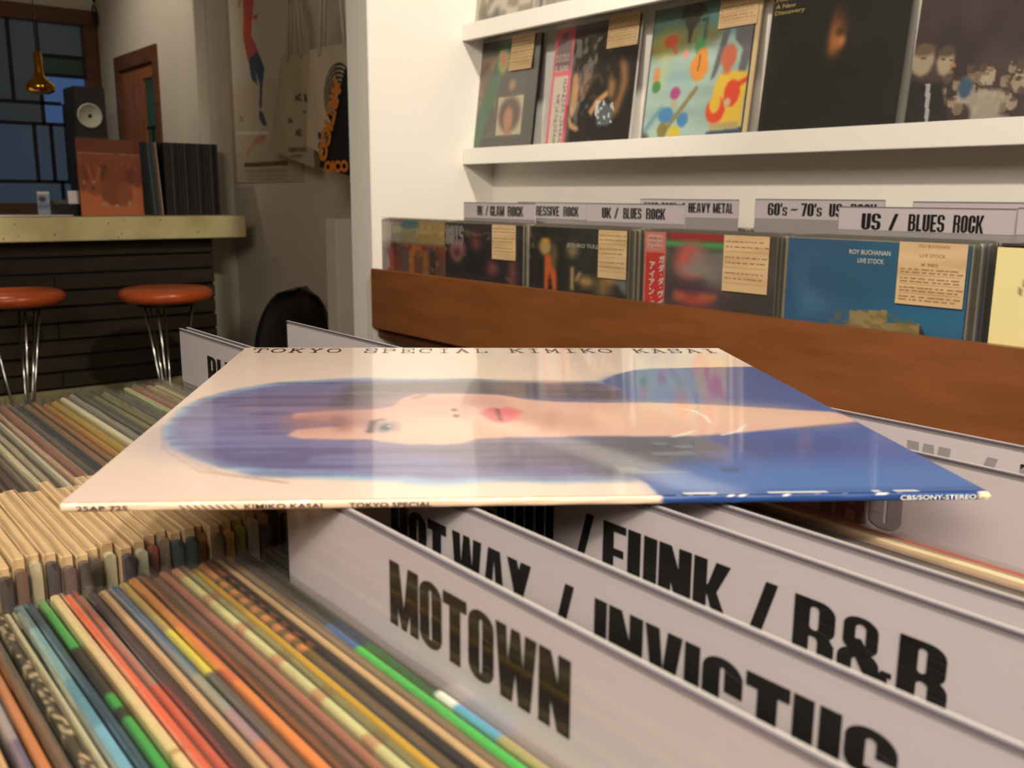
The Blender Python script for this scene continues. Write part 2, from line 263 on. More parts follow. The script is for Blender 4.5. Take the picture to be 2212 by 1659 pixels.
# ------------------------------------------------------------------ painted print (vertex colours on a fine grid)
class Art:
    def __init__(s, nx, ny, bg, sy=1): s.nx, s.ny = nx, ny; s.a = np.ones((ny, nx, 3))*np.array(bg, float); s.X, s.Y = np.meshgrid(np.linspace(0, 1, nx), np.linspace(0, 1, ny)); s.Y0 = s.Y; s.Y = s.Y*sy
    def blur(s, m, k):
        k = int(k)
        if k < 1: return m
        for ax in (0, 1):
            p = np.pad(m, [(k, k) if i == ax else (0, 0) for i in (0, 1)], 'edge'); c = np.cumsum(p, ax)
            c = np.concatenate([np.zeros_like(np.take(c, [0], ax)), c], ax); n = m.shape[ax]
            m = (np.take(c, range(2*k+1, 2*k+1+n), ax)-np.take(c, range(0, n), ax))/(2*k+1)
        return m
    def put(s, m, col, b=0, al=1):
        m = s.blur(m.astype(float), b)[..., None]*al; s.a = s.a*(1-m)+np.array(col, float)*m
    def poly(s, pts, col, b=0, al=1, wob=0):
        X, Y = s.X, s.Y
        if wob: X = X+wob*s.field(22, 3); Y = Y+wob*s.field(22, 4)
        m = np.zeros(X.shape, bool); n = len(pts)
        for i in range(n):
            x0, y0 = pts[i]; x1, y1 = pts[(i+1) % n]
            if y0 == y1: continue
            m ^= ((Y > min(y0, y1)) & (Y <= max(y0, y1)) & (X < x0+(Y-y0)*(x1-x0)/(y1-y0)))
        s.put(m, col, b, al)
    def ell(s, cx, cy, rx, ry, col, b=0, al=1, rot=0):
        c, q = math.cos(rot), math.sin(rot); dx, dy = s.X-cx, s.Y-cy
        s.put(((dx*c+dy*q)/rx)**2+((-dx*q+dy*c)/ry)**2 < 1, col, b, al)
    def rect(s, x0, y0, x1, y1, col, b=0, al=1): s.put((s.X >= x0) & (s.X <= x1) & (s.Y >= y0) & (s.Y <= y1), col, b, al)
    def line(s, x0, y0, x1, y1, w, col, b=0, al=1):
        dx, dy = x1-x0, y1-y0; L = math.hypot(dx, dy); t = np.clip(((s.X-x0)*dx+(s.Y-y0)*dy)/L/L, 0, 1)
        s.put(np.hypot(s.X-x0-t*dx, s.Y-y0-t*dy) < w, col, b, al)
    def field(s, k, seed, ky=None):
        r = np.random.RandomState(seed); ky = ky or k; g = r.rand(ky+2, k+2)*2-1; x = s.X*k; y = (s.Y % 1.00001)*ky; i = x.astype(int); j = y.astype(int); u = x-i; v = y-j; u = u*u*(3-2*u); v = v*v*(3-2*v)
        return (g[j, i]*(1-u)+g[j, i+1]*u)*(1-v)+(g[j+1, i]*(1-u)+g[j+1, i+1]*u)*v
    def noise(s, k, amp, seed=1, ky=None, tint=(1, 1, 1)): s.a = s.a+s.field(k, seed, ky)[..., None]*amp*np.array(tint)
    def blotch(s, k, col, th, seed, b=0, al=1, ky=None, box=(0, 0, 1, 1), clip=None):
        m = (s.field(k, seed, ky) > th) & (s.X > box[0]) & (s.X < box[2]) & (s.Y > box[1]) & (s.Y < box[3])
        if clip is not None: m &= clip
        s.put(m, col, b, al)
    def face(s, wdt, hgt, frame=FACE, off=.0003, name='printed_front', x0=None, y0=0):
        a, b, c = frame; x0 = -wdt/2 if x0 is None else x0
        A = np.array(a); B = np.array(b); Cc = np.array(c)
        P = (x0+s.X.ravel()*wdt)[:, None]*A+(y0+(1-s.Y0.ravel())*hgt)[:, None]*B+off*Cc
        nx, ny = s.nx, s.ny; i = (np.arange(ny-1)[:, None]*nx+np.arange(nx-1)[None]).ravel()
        F = np.stack([i, i+nx, i+nx+1, i+1], 1)
        col = np.clip(s.a.reshape(-1, 3), 0, 255)/255.; col = np.where(col <= .04045, col/12.92, ((col+.055)/1.055)**2.4)
        me = bpy.data.meshes.new(name); me.vertices.add(len(P)); me.vertices.foreach_set('co', P.ravel().astype(np.float32))
        me.loops.add(F.size); me.loops.foreach_set('vertex_index', F.ravel().astype(np.int32)); me.polygons.add(len(F))
        me.polygons.foreach_set('loop_start', np.arange(0, F.size, 4, dtype=np.int32)); me.polygons.foreach_set('loop_total', np.full(len(F), 4, np.int32)); me.update(calc_edges=True)
        at = me.color_attributes.new('Col', 'FLOAT_COLOR', 'POINT'); buf = np.ones((len(P), 4), np.float32); buf[:, :3] = col; at.data.foreach_set('color', buf.ravel())
        return me

# ------------------------------------------------------------------ materials
WALL = mat('white_plaster', (226, 221, 212), .75, bump=(60, .06))
WALLD = mat('old_plaster', (210, 200, 184), .8, noise=(1.5, (196, 186, 170)), bump=(40, .1))
FLOORM = mat('floor_concrete', (70, 62, 54), .6, noise=(3, (52, 46, 40)))
CEILM = mat('ceiling_paint', (214, 206, 192), .8)
LEDGE = mat('white_painted_board', (232, 228, 220), .42, bump=(25, .05))
OAK = mat('brown_stained_wood', (130, 78, 42), .38, noise=(6, (116, 68, 35), (12, .8, 5)), bump=(60, .12, (8, .5, 8)))
OAKD = mat('dark_stained_wood', (92, 48, 22), .45, noise=(6, (70, 36, 16), (10, 1, 5)))
CRATE = mat('crate_plywood', (96, 74, 50), .6, noise=(5, (76, 58, 38), (1, 6, 1)))
BLACK = mat('black_print', (14, 13, 12), .22, spec=.6)
BLACKG = mat('grey_print', (172, 168, 164), .3)
WHITEP = mat('white_print', (225, 225, 222), .4)
TANP = mat('tan_print', (170, 150, 110), .5)
REDP = mat('red_print', (205, 60, 50), .5)
KRAFT = mat('kraft_card', (206, 176, 134), .7, noise=(9, (188, 156, 112), (1, 1, 5)))
KRAFTI = mat('kraft_print', (142, 110, 74), .7)
PAPER = mat('header_paper', (232, 224, 222), .45, coat=.5, coat_r=.12)
JACK = objcol_mat('record_jacket_board')
JV = vmat('printed_jacket_edge', .35)
ART = vmat('printed_cover_gloss', .38, coat=.35, coat_r=.08, bump=(9, .25))
ARTM = vmat('printed_cover_matt', .55)
FILM = film('outer_sleeve_film', tint=(244, 243, 240), haze=.05, gloss=.75)
FILMW = film('wrinkled_sleeve_film', haze=.03, gloss=1.7, bumps=12, bstr=1.6, rough=.08)
CARDFILM = film('divider_sleeve_film', tint=(230, 228, 231), haze=.015, gloss=1.0, rough=.05, bumps=4, bstr=.05)
EDGEF = mat('sleeve_edge_plastic', (112, 104, 120), .2, spec=.6)
CHROME = mat('chrome', (190, 190, 186), .14, metal=1)
BRASS = mat('brass', (190, 140, 50), .12, metal=1)
VINYL = mat('orange_vinyl', (200, 92, 44), .3, noise=(5, (176, 74, 32)))
BLACKM = mat('black_plastic', (18, 17, 17), .35)
FRAMEW = mat('brown_window_frame', (104, 62, 34), .5, noise=(7, (82, 48, 26), (1, 1, 6)))
LEAD = mat('lead_came', (16, 17, 20), .6)
DOORW = mat('door_wood', (150, 88, 44), .5, noise=(6, (122, 70, 34), (6, 6, 1)))
# ------------------------------------------------------------------ the room
struct('floor', bx(-2.3, 2.2, -2.1, 6.3, -.1, 0), FLOORM)
struct('ceiling', bx(-2.3, 2.2, -2.1, 6.3, 2.7, 2.8), CEILM)
struct('wall_right', bx(1.80, 2.0, -2.1, 2.32, 0, 2.7), WALL)
struct('wall_pier', bx(1.37, 2.0, 2.32, 2.437, 0, 2.7, .002), WALL)
struct('wall_poster', bx(1.85, 2.05, 2.437, 4.42, 0, 2.7), WALLD)
struct('wall_stub', bx(1.55, 1.85, 2.86, 2.94, 0, 1.02, .004), WALLD)
m = MB(); m.box(1.75, 1.95, 4.42, 5.06, 0, 2.7); m.box(1.75, 1.95, 5.75, 6.3, 0, 2.7); m.box(1.75, 1.95, 5.06, 5.75, 1.85, 2.7)
struct('wall_door_side', m.mesh('w'), WALLD)
m = MB(); m.box(-2.3, .30, 6.1, 6.3, 0, 2.7); m.box(.30, 1.744, 6.1, 6.3, 0, .97); m.box(.30, 1.744, 6.1, 6.3, 2.14, 2.7); m.box(1.744, 1.75, 6.1, 6.3, 0, 2.7)
struct('wall_back', m.mesh('w'), WALLD)
struct('wall_left', bx(-2.5, -2.3, -2.1, 6.3, 0, 2.7), WALLD)
struct('wall_front', bx(-2.3, 2.2, -2.3, -2.1, 0, 2.7), WALLD)

# window_1: brown frame, leaded panes with the dusk behind them
wr = bpy.data.objects.new('window_1', None); COL.objects.link(wr); wr['kind'] = 'structure'; wr['label'] = 'dusk blue leaded window in a brown wooden frame behind the bar'
m = MB(); m.box(.30, 1.744, 6.04, 6.16, 2.055, 2.14); m.box(.30, 1.744, 6.04, 6.16, .97, 1.04); m.box(1.668, 1.744, 6.04, 6.16, 1.04, 2.055); m.box(.30, .37, 6.04, 6.16, 1.04, 2.055)
part('window_frame', m.mesh('f', .004), FRAMEW, wr)
m = MB()
for z, a, b in ((1.61, .37, 1.53), (1.492, .37, 1.668), (1.163, .37, 1.668), (1.877, 1.44, 1.668), (1.77, 1.44, 1.668)): m.box(a, b, 6.10, 6.125, z-.010, z+.010)
for x, a, b in ((1.28, 1.62, 2.055), (1.428, 1.492, 2.055), (1.372, 1.163, 1.492), (1.462, 1.163, 1.492), (1.545, 1.163, 1.61), (1.1, 1.04, 1.61), (.85, 1.163, 2.055), (.6, 1.04, 1.61), (1.50, 1.04, 1.163)): m.box(x-.010, x+.010, 6.10, 6.125, a, b)
lead = m.mesh('l'); part('lead_came', lead, LEAD, wr)
def glow(name, c, s): return mat(name, (20, 24, 30), .3, emit=c, es=s, bump=(90, .3))
PG = glow('pane_dusk_grey', (84, 92, 98), .20); PB = glow('pane_dusk_blue', (66, 98, 146), .55); PD = glow('pane_green', (40, 62, 52), .18); PM = glow('pane_dusk_mid', (76, 92, 112), .30)
panes = [(.37, 1.28, 1.62, 2.055, PG), (1.28, 1.428, 1.62, 2.055, PG), (1.438, 1.668, 1.887, 2.055, PG), (1.438, 1.668, 1.78, 1.867, PD), (1.428, 1.668, 1.50, 1.76, PB), (.37, 1.10, 1.502, 1.60, PG), (1.11, 1.418, 1.502, 1.60, PG), (.37, .85, 1.173, 1.482, PM), (.86, 1.362, 1.173, 1.482, PM), (1.382, 1.452, 1.173, 1.482, PM), (1.472, 1.535, 1.173, 1.482, PM), (1.555, 1.668, 1.173, 1.482, PM), (.37, 1.09, 1.04, 1.153, PM), (1.11, 1.49, 1.04, 1.153, PM), (1.51, 1.668, 1.04, 1.153, PM)]
for a, b, c, d, mm in panes: part('pane', bx(a, b, 6.112, 6.118, c, d), mm, wr)

# door_1: wooden door with a narrow green pane
dr = bpy.data.objects.new('door_1', None); COL.objects.link(dr); dr['kind'] = 'structure'; dr['label'] = 'brown wooden door with a narrow green pane in the far side wall'
m = MB(); m.box(1.735, 1.80, 5.06, 5.12, 0, 1.85); m.box(1.735, 1.80, 5.69, 5.75, 0, 1.85); m.box(1.735, 1.80, 5.12, 5.69, 1.77, 1.85); part('door_frame', m.mesh('f', .003), FRAMEW, dr)
m = MB(); m.box(1.755, 1.79, 5.12, 5.17, 0, 1.77); m.box(1.755, 1.79, 5.34, 5.69, 0, 1.77); m.box(1.755, 1.79, 5.17, 5.34, 1.70, 1.77); m.box(1.755, 1.79, 5.17, 5.34, 0, 1.2); part('door_panel', m.mesh('p', .002), DOORW, dr)
part('pane', bx(1.768, 1.776, 5.17, 5.34, 1.2, 1.70), glow('pane_door_green', (20, 86, 40), .14), dr)
m = MB(); m.box(1.762, 1.77, 5.17, 5.34, 1.44, 1.455); m.box(1.762, 1.77, 5.245, 5.255, 1.2, 1.44); part('lead_came', m.mesh('l'), LEAD, dr)
struct('trim_1', bx(1.70, 1.752, 4.41, 4.425, 0, 2.7), WALLD)

# the display ledges on the right wall
for i, (z, lb) in enumerate(((1.191, 'lower white display ledge running along the right wall'), (1.540, 'upper white display ledge running along the right wall'))):
    r = root('display_ledge', lb, 'shelf', (0, 0, z))
    part('front_lip', bx(1.685, 1.70, -1.2, 2.3195, 0, .0455, .001), LEDGE, r)
    part('base_board', bx(1.70, 1.7995, -1.2, 2.3195, .022, .036), LEDGE, r)
# the browser along the right wall: rail, floor, cabinet
r = root('wall_record_browser', 'long brown wooden record browser fixed along the white right wall', 'cabinet')
part('front_rail', bx(1.362, 1.382, -.9, 2.3195, .728, .896, .0015), OAK, r)
part('base_board', bx(1.382, 1.7995, -.9, 2.3195, .70, .718), OAKD, r)
part('cabinet', bx(1.50, 1.7995, -.9, 2.10, .02, .70, .002), OAK, r)
part('plinth', bx(1.56, 1.7995, -.9, 2.0, 0, .02), OAKD, r)
for y in (2.0, 1.335, .98, .32): part('bin_partition', bx(1.39, 1.79, y-.004, y+.004, .718, .86), OAKD, r)

# the free-standing browser table that holds the near bins
r = root('record_browser_table', 'plywood record browser table holding the near bins of records', 'table')
Z0 = .643
part('bin_floor', bx(-.12, .66, -.03, .74, Z0-.02, Z0-.0005), CRATE, r)
for n_, b_ in (('side_board', (-.135, -.12, -.045, .755)), ('side_board', (.66, .675, -.045, .755))): part(n_, bx(*b_, Z0-.02, .86, .001), CRATE, r)
for y in (-.045, .3515, .74): part('bin_partition', bx(-.12, .66, y, y+.008, Z0, .86), CRATE, r)
part('cabinet', bx(-.10, .64, 0, .70, .06, Z0-.02, .002), CRATE, r)
part('plinth', bx(-.06, .60, .04, .66, 0, .06), OAKD, r)

# ------------------------------------------------------------------ records
def jacket_mesh(t, wd, h, n=1, seg=4, warp=0, cf=None, name='jacket'):
    prof = [(0, 0), (0, h-t*.28)]+[(t/2-t/2*math.cos(a), h-t*.28+t*.28*math.sin(a)) for a in (math.pi/4, math.pi/2, 3*math.pi/4)]+[(t, h-t*.28), (t, 0)]
    k = len(prof); v = []; c = []; f = []
    for j in range(n+1):
        y = wd/2-wd*j/n; o = warp*math.sin(math.pi*j/n)
        for x, z in prof: v.append((x+o, y, z)); c.append(cf(1-j/n) if cf else (1, 1, 1))
    for j in range(n):
        for i in range(k-1): f.append((j*k+i, j*k+i+1, (j+1)*k+i+1, (j+1)*k+i))
        f.append((j*k+k-1, j*k, (j+1)*k, (j+1)*k+k-1))
    f.append(tuple(range(k))[::-1]); f.append(tuple(range(n*k, n*k+k)))
    return mesh(name, v, f, cols=c if cf else None, smooth=False)
def sleeve_mesh(t, wd, h, seed=0, rc=.010, wav=.0006, name='outer_sleeve'):
    rr = random.Random(seed); e = .00025; r = t/2+e; loop = []
    ys = [wd/2*s for s in (1, .97, .93, .85, .7, .5, .3, .1, -.1, -.3, -.5, -.7, -.85, -.93, -.97, -1)]
    for y in ys: loop.append((-e, y))
    for a in (30, 60, 90, 120, 150): a = math.radians(a); loop.append((t/2-r*math.cos(a), -wd/2-r*math.sin(a)*.9))
    for y in ys[::-1]: loop.append((t+e, y))
    for a in (30, 60, 90, 120, 150): a = math.radians(a); loop.append((t/2+r*math.cos(a), wd/2+r*math.sin(a)*.9))
    n = len(loop); v = []; f = []; W = wd/2+r
    for lv in range(5):
        for i, (x, y) in enumerate(loop):
            d = min(W-abs(y), rc); top = h-(rc-math.sqrt(max(rc*rc-(rc-d)**2, 0)))
            z = [0, top*.5, top-.012, top-.004, top][lv]
            pin = 0 if lv < 4 else (x-t/2)*-.45
            v.append((x+pin+(rr.uniform(-wav, wav)*.5 if lv > 2 else 0), y, z+(rr.uniform(-wav, wav) if lv == 4 else 0)))
    for lv in range(4):
        for i in range(n): f.append((lv*n+i, lv*n+(i+1) % n, (lv+1)*n+(i+1) % n, (lv+1)*n+i))
    return mesh(name, v, f, smooth=True)
LP = .315
SL = {}
def sleeve(t, k=0, wd=.318, h=.3184):
    key = (round(t, 4), k, wd, h)
    if key not in SL: SL[key] = sleeve_mesh(t, wd, h, k+3)
    return SL[key]
JM = {}
def jmesh(t, k=0):
    key = (round(t, 4), k)
    if key not in JM: JM[key] = jacket_mesh(t, LP-.0005*k, LP-.0008*k, 6, warp=.0002*(k-1))
    return JM[key]
def seg(*stops):
    """stops: (v, colour) with v = 0 near end, 1 far end; hard steps with small noise"""
    def f(v):
        c = stops[0][1]
        for s, col in stops:
            if v >= s: c = col
        n = 1+random.uniform(-.025, .025); return lin([min(255, q*n) for q in c])
    return f
def spk(a, b, p, *stops):
    def f(v): return lin(b if random.random() < p else a)
    return f
A_REC = [  # X, colour function, label
 (.0075, (150, 120, 84), 'tan record jacket at the near left end of the nearest bin'),
 (.0118, (96, 70, 48), 'brown record jacket second from the left end of the nearest bin'),
 (.0160, (205, 176, 128), 'cream record jacket third from the left end of the nearest bin'),
 (.0203, (122, 92, 60), 'dull brown record jacket fourth from the left end of the nearest bin'),
 (.0246, (176, 140, 96), 'light tan record jacket just left of the beige one at the photo corner'),
 (.0289, (120, 84, 60), 'reddish brown record jacket beside the cream one in the photo corner'),
 (.0330, (214, 172, 122), 'beige record jacket cut by the lower left photo corner'),
 (.0372, seg((0, (120, 112, 170)), (.62, (108, 100, 120)), (.72, (150, 140, 140)), (.85, (96, 84, 76))), 'lavender and grey record jacket near the lower left photo corner'),
 (.0412, (214, 134, 76), 'orange record jacket between the lavender and the dark speckled ones'),
 (.0452, (96, 90, 78), 'plain dark grey record jacket right of the orange one at left'),
 (.0490, spk((62, 56, 46), (196, 176, 138), .22), 'dark record jacket with cream speckles along its edge'),
 (.0530, (234, 224, 184), 'cream white record jacket left of the light blue one'),
 (.0570, seg((0, (118, 178, 204)), (.70, (96, 150, 172)), (.8, (128, 172, 180)), (.93, (104, 128, 130))), 'light blue record jacket beside the cream white one'),
 (.0608, (48, 60, 78), 'navy record jacket between the light blue and the green patched ones'),
 (.0646, seg((0, (50, 48, 34)), (.60, (66, 168, 76)), (.70, (52, 50, 36)), (.72, (66, 168, 76)), (.745, (54, 50, 36)), (.86, (80, 168, 84)), (.97, (110, 170, 96))), 'black record jacket broken by bright green patches'),
 (.0688, seg((0, (226, 198, 150)), (.61, (180, 146, 92)), (.62, (226, 198, 150))), 'wide cream tan record jacket left of the bright red one'),
 (.0728, (238, 88, 62), 'bright red record jacket in the nearest bin'),
 (.0764, seg((0, (206, 104, 84)), (.75, (160, 140, 130)), (.9, (120, 110, 100))), 'coral to grey record jacket right of the bright red one'),
 (.0800, (58, 48, 54), 'dark plum record jacket left of the wide tan one'),
 (.0842, (222, 182, 138), 'wide tan record jacket left of the blue to coral one'),
 (.0884, seg((0, (206, 128, 104)), (.60, (160, 130, 150)), (.66, (140, 150, 140)), (.74, (70, 120, 150)), (.80, (32, 104, 150)), (.97, (28, 96, 138))), 'record jacket fading from blue to silver to coral'),
 (.0922, seg((0, (92, 84, 72)), (.735, (232, 214, 60)), (.85, (190, 160, 70))), 'dark taupe record jacket with a bright yellow far half'),
 (.0960, seg((0, (228, 134, 68)), (.7, (212, 112, 70)), (.85, (186, 116, 66))), 'orange brown record jacket right of the yellow and taupe one'),
 (.0998, (70, 54, 44), 'dark chocolate record jacket left of the mauve one'),
 (.1036, (150, 104, 92), 'dusty mauve record jacket in the nearest bin'),
 (.1074, (176, 118, 96), 'rosy brown record jacket right of the dusty mauve one'),
 (.1112, seg(*[(k*.022, (206, 206, 150) if k % 4 else (190, 150, 110)) for k in range(45)]), 'pale mint record jacket edge with red stripes'),
 (.1146, (112, 108, 60), 'olive record jacket between the mint striped and the yellow ones'),
 (.1180, (240, 190, 56), 'golden yellow record jacket in the nearest bin'),
 (.1216, seg(*([(0, (58, 48, 72))]+[(.70+k*.0145, (222, 128, 88) if k % 2 else (38, 30, 30)) for k in range(18)])), 'dark purple record jacket with orange and black bars at its far half'),
 (.1250, (34, 32, 36), 'black record jacket left of the wide peach one'),
 (.1288, (240, 200, 150), 'wide peach record jacket left of the bright green one'),
 (.1322, (128, 106, 84), 'worn brown record jacket with a frayed edge beside the green one'),
 (.1357, seg((0, (58, 226, 88)), (.70, (40, 112, 190)), (.76, (50, 60, 74)), (.84, (40, 38, 36))), 'vivid green record jacket with a blue far end'),
 (.1392, seg((0, (176, 156, 110)), (.465, (92, 160, 206)), (.53, (230, 230, 226)), (.56, (52, 50, 46))), 'last record jacket before the white header card with short blue and white pieces'),
]
def near_record(x, c, lb, y, z, k, t=.0029, cat='record', group=None, tag=False, sh=None):
    r = root('record', lb, cat, (x, y, z), (0, 0, random.uniform(-.0008, .0008)), group)
    if callable(c): part('jacket', jacket_mesh(t, LP, LP, 140, cf=c), JV, r)
    else: part('jacket', jmesh(t, k % 3), JACK, r, color=c)
    part('outer_sleeve', sleeve(t, k % 4, h=sh) if sh else sleeve(t, k % 4, h=.3198) if tag else sleeve(t, k % 4), FILM, r)
    if tag: part('price_card', TAGM[k % 3], KRAFT, r)
    return r
def tag_mesh(t, wd, hh):
    m = MB(); y0 = -LP/2+.004
    m.box(-.0003, t+.0001, y0, y0+wd, LP-hh, LP+.0022)
    return m.mesh('price_card', .0003, 1)
TAGM = [tag_mesh(.0041, .100, .1), tag_mesh(.0041, .094, .1), tag_mesh(.0041, .104, .1)]
YA = .186
for k, (x, c, lb) in enumerate(A_REC):
    near_record(x, c, lb, YA+random.uniform(-.002, .003), Z0+random.choice([0, .0015, .003, .001]), k)
# records standing between the white header cards of the nearest bin
BET = [(.1490, (70, 62, 52)), (.1525, (120, 96, 70)), (.1562, (48, 44, 44)), (.1600, (150, 120, 90)), (.1640, (64, 52, 46)), (.1680, (90, 84, 74)), (.1718, (50, 46, 50)),
       (.1850, (52, 48, 44)), (.1890, (136, 110, 80)), (.1930, (66, 60, 60)), (.1972, (110, 90, 70)), (.2012, (44, 42, 46)), (.2054, (130, 106, 84)), (.2096, (60, 54, 50)), (.2138, (92, 74, 58)), (.2180, (52, 46, 44)), (.2222, (110, 96, 78))]
for k, (x, c) in enumerate(BET):
    near_record(x, c, 'record standing low and half hidden between two white header cards', YA, Z0, k, .0030, group='records between the white header cards of the nearest bin')
GRP = [(.3165, (96, 84, 72), 'grey brown record first of the thin group before the red one'), (.3197, (58, 48, 44), 'dark brown record second of the thin group before the red one'),
       (.3229, (176, 138, 128), 'dusty pink record in the thin group before the red one'), (.3261, (226, 202, 164), 'cream record in the thin group before the red one'),
       (.3293, (160, 142, 116), 'taupe record directly before the red one'), (.3330, (206, 66, 56), 'red record directly in front of the tall blank header card')]
for k in range(12): near_record(.2600+k*.0046, random.choice([(70, 60, 52), (120, 100, 78), (50, 46, 46), (150, 130, 104)]), 'record hidden low behind the blank header card of the nearest bin', YA, Z0, k, .0034, group='records behind the blank header card')
for k, (x, c, lb) in enumerate(GRP): near_record(x, c, lb, YA, Z0+.0125+.0004*k, k, .0027, sh=.3156)

# the second bin: colourful far ends, kraft price cards on the near corners
C_COL = [(110, 96, 84), (186, 170, 130), (84, 74, 66), (150, 132, 110), (70, 60, 56), (120, 90, 74), (200, 186, 150), (74, 62, 66), (110, 84, 80), (90, 78, 72), (140, 128, 112), (222, 212, 176), (76, 66, 76),
         (214, 208, 180), (176, 100, 84), (150, 128, 112), (58, 72, 86), (50, 62, 70), (196, 140, 84), (120, 88, 60), (224, 162, 62), (176, 170, 70), (214, 206, 186), (92, 92, 84), (78, 82, 76), (70, 78, 74),
         (206, 196, 130), (66, 78, 70), (196, 186, 140), (56, 60, 112), (168, 176, 130), (190, 66, 86), (214, 204, 160), (196, 184, 140), (206, 194, 160), (88, 92, 88), (70, 74, 72)]
CN = {11: 'cream white record at the left photo edge of the second bin', 14: 'dusty rose record in the second bin', 16: 'slate blue record in the second bin', 18: 'orange tan record in the second bin',
      20: 'mustard orange record in the second bin', 21: 'yellow green record beside the mustard orange one', 22: 'off white record right of the yellow green one', 26: 'pale yellow record in the second bin',
      29: 'indigo record in the second bin', 30: 'pale green record between the indigo and crimson ones', 31: 'crimson pink record in the second bin', 32: 'ivory record right of the crimson pink one'}
x = .036
for k, c in enumerate(C_COL):
    near_record(x, c, CN.get(k, 'record with a kraft price card folded over its near top corner in the second bin'), .5290+random.uniform(-.003, .006), Z0+random.uniform(.0002, .005), k, .0041, group=None if k in CN else 'kraft tagged records of the second bin', tag=True)
    x += .00535+random.uniform(-.0003, .0003)
for k in range(12):
    near_record(.2665+k*.0052, random.choice([(90, 80, 66), (60, 54, 50), (150, 132, 104), (70, 76, 80)]), 'record standing between the two far header cards, under the flat cover', .5275, Z0, k, .0041, group='records under the flat cover in the second bin', tag=True)

# ------------------------------------------------------------------ header cards (white strip in a clear sleeve)
def header(x, yfar, top, wd, lb, words, zbase, strip=.046, letter=None, lm=None, film_=True, tilt=0):
    """words: (text, y_left, y_right); letters between letter[0] and letter[1]"""
    r = root('header_card', lb, 'divider card', (x, yfar-wd/2, zbase), (0, 0, tilt)); H = top-zbase
    pst = part('paper_strip', bx(.0006, .0011, -wd/2+.001, wd/2-.001, H-strip, H-.0028), PAPER, r)
    m = MB()                                                    # clear rigid sleeve: two leaves and rims
    m.add([(0, wd/2, 0), (0, -wd/2, 0), (0, -wd/2, H), (0, wd/2, H)], [(0, 3, 2, 1)]); part('sleeve_leaf', m.mesh('s'), CARDFILM, r)
    m = MB(); m.box(.0014, .0022, -wd/2, wd/2, 0, H); part('back_sheet', m.mesh('s'), CARDBACK, r)
    m = MB(); m.box(-.0001, .0010, -wd/2, wd/2, H-.0008, H-.0001); part('sleeve_rim', m.mesh('s', .0003), EDGEF, r)
    yc = yfar-wd/2; ps = []
    for wtx, yl, yr in words: ps += heavy_polys(wtx, -(yl-yc), -(yr-yc), letter[0]-zbase, letter[1]-zbase)
    if ps: part('lettering', polys_mesh(ps, off=-.00035), lm or BLACK, pst)
    return r
CARDBACK = mat('sleeve_back_sheet', (184, 180, 178), .3)
header(.1440, .312, .9975, .315, 'white header card lettered MOTOWN, nearest of the header cards', [('MOTOWN', .2385, .1545)], Z0, letter=(.9675, .9885))
header(.1790, .330, .9965, .315, 'white header card lettered HOT WAX / INVICTUS, second of the header cards', [('HOT', .2945, .2575), ('WAX', .2540, .2110), ('/', .2010, .1913), ('INVICTUS', .1824, .0885)], Z0, letter=(.9645, .9858))
header(.2320, .330, .9955, .315, 'white header card lettered SOUL / FUNK / R&B, third of the header cards', [('SOUL', .303, .2556), ('/', .2478, .2378), ('FUNK', .2328, .1742), ('/', .1678, .1569), ('R&B', .1508, .1032)], Z0, letter=(.9628, .9838))
header(.2530, .330, .9950, .315, 'blank white header card close behind the SOUL / FUNK / R&B card', [], Z0)
header(.3720, .330, .9955, .315, 'tall blank header card behind the red record with faint grey letters', [('IAU', .232, .1925)], Z0, strip=.10, letter=(.958, .980), lm=BLACKG)
header(.4170, .330, .9955, .315, 'rearmost white header card by the brown rail with faint grey letters', [('W / B', .2165, .150)], Z0, strip=.06, letter=(.966, .9878), lm=BLACKG)
header(.2560, .734, .9960, .315, 'white header card lettered BLUES at the far end of the second bin', [('BLUES', .677, .594)], Z0, strip=.042, letter=(.958, .9820), tilt=0)
header(.2605, .731, .9968, .315, 'white header card leaning right behind the BLUES card', [], Z0, strip=.042)
header(.3440, .727, .9960, .315, 'blank white header card far right in the second bin, beside the black chair', [], Z0, strip=.06)

# ------------------------------------------------------------------ the flat cover on top of the cards
C0 = Vector((.2873, .3588, 1.0005)); E1 = Vector((.82935105, -.55866623, -.00829971)); E2 = Vector((.55869144, .8293751, .00089994)); EN = E1.cross(E2)
cv = root('record_cover', 'pink record cover with a blue haired portrait lying flat across the header cards', 'record')
Mx = Matrix((E1, E2, EN)).transposed().to_4x4(); Mx.translation = C0; cv.matrix_world = Mx
L = .315; T = .0034; FLAT = (Vector((1, 0, 0)), Vector((0, 1, 0)), Vector((0, 0, 1)))
m = MB(); m.box(-L/2, L/2, -L/2+.0012, L/2, -T, -.0002); part('jacket', m.mesh('j', .0006), mat('cover_board', (236, 206, 176), .5), cv)
COVERART = vmat('cover_print_gloss', .30, coat=.9, coat_r=.05, bump=(3, .05))
HAIR = [(0.018, 0.315), (0.009, 0.427), (0.026, 0.514), (0.069, 0.585), (0.122, 0.631), (0.196, 0.655), (0.243, 0.667), (0.355, 0.666), (0.437, 0.665), (0.5, 0.644), (0.578, 0.618), (0.62, 0.626), (0.672, 0.642), (0.715, 0.693), (0.759, 0.739), (0.79, 0.758), (0.88, 0.762), (1.005, 0.767), (1.006, -0.005), (0.628, -0.019), (0.623, 0.042), (0.616, 0.056), (0.588, 0.054), (0.545, 0.052), (0.508, 0.046), (0.467, 0.057), (0.441, 0.056), (0.389, 0.043), (0.363, 0.047), (0.342, 0.058), (0.285, 0.069), (0.233, 0.076), (0.18, 0.085), (0.137, 0.12), (0.095, 0.164), (0.054, 0.219), (0.033, 0.265)]
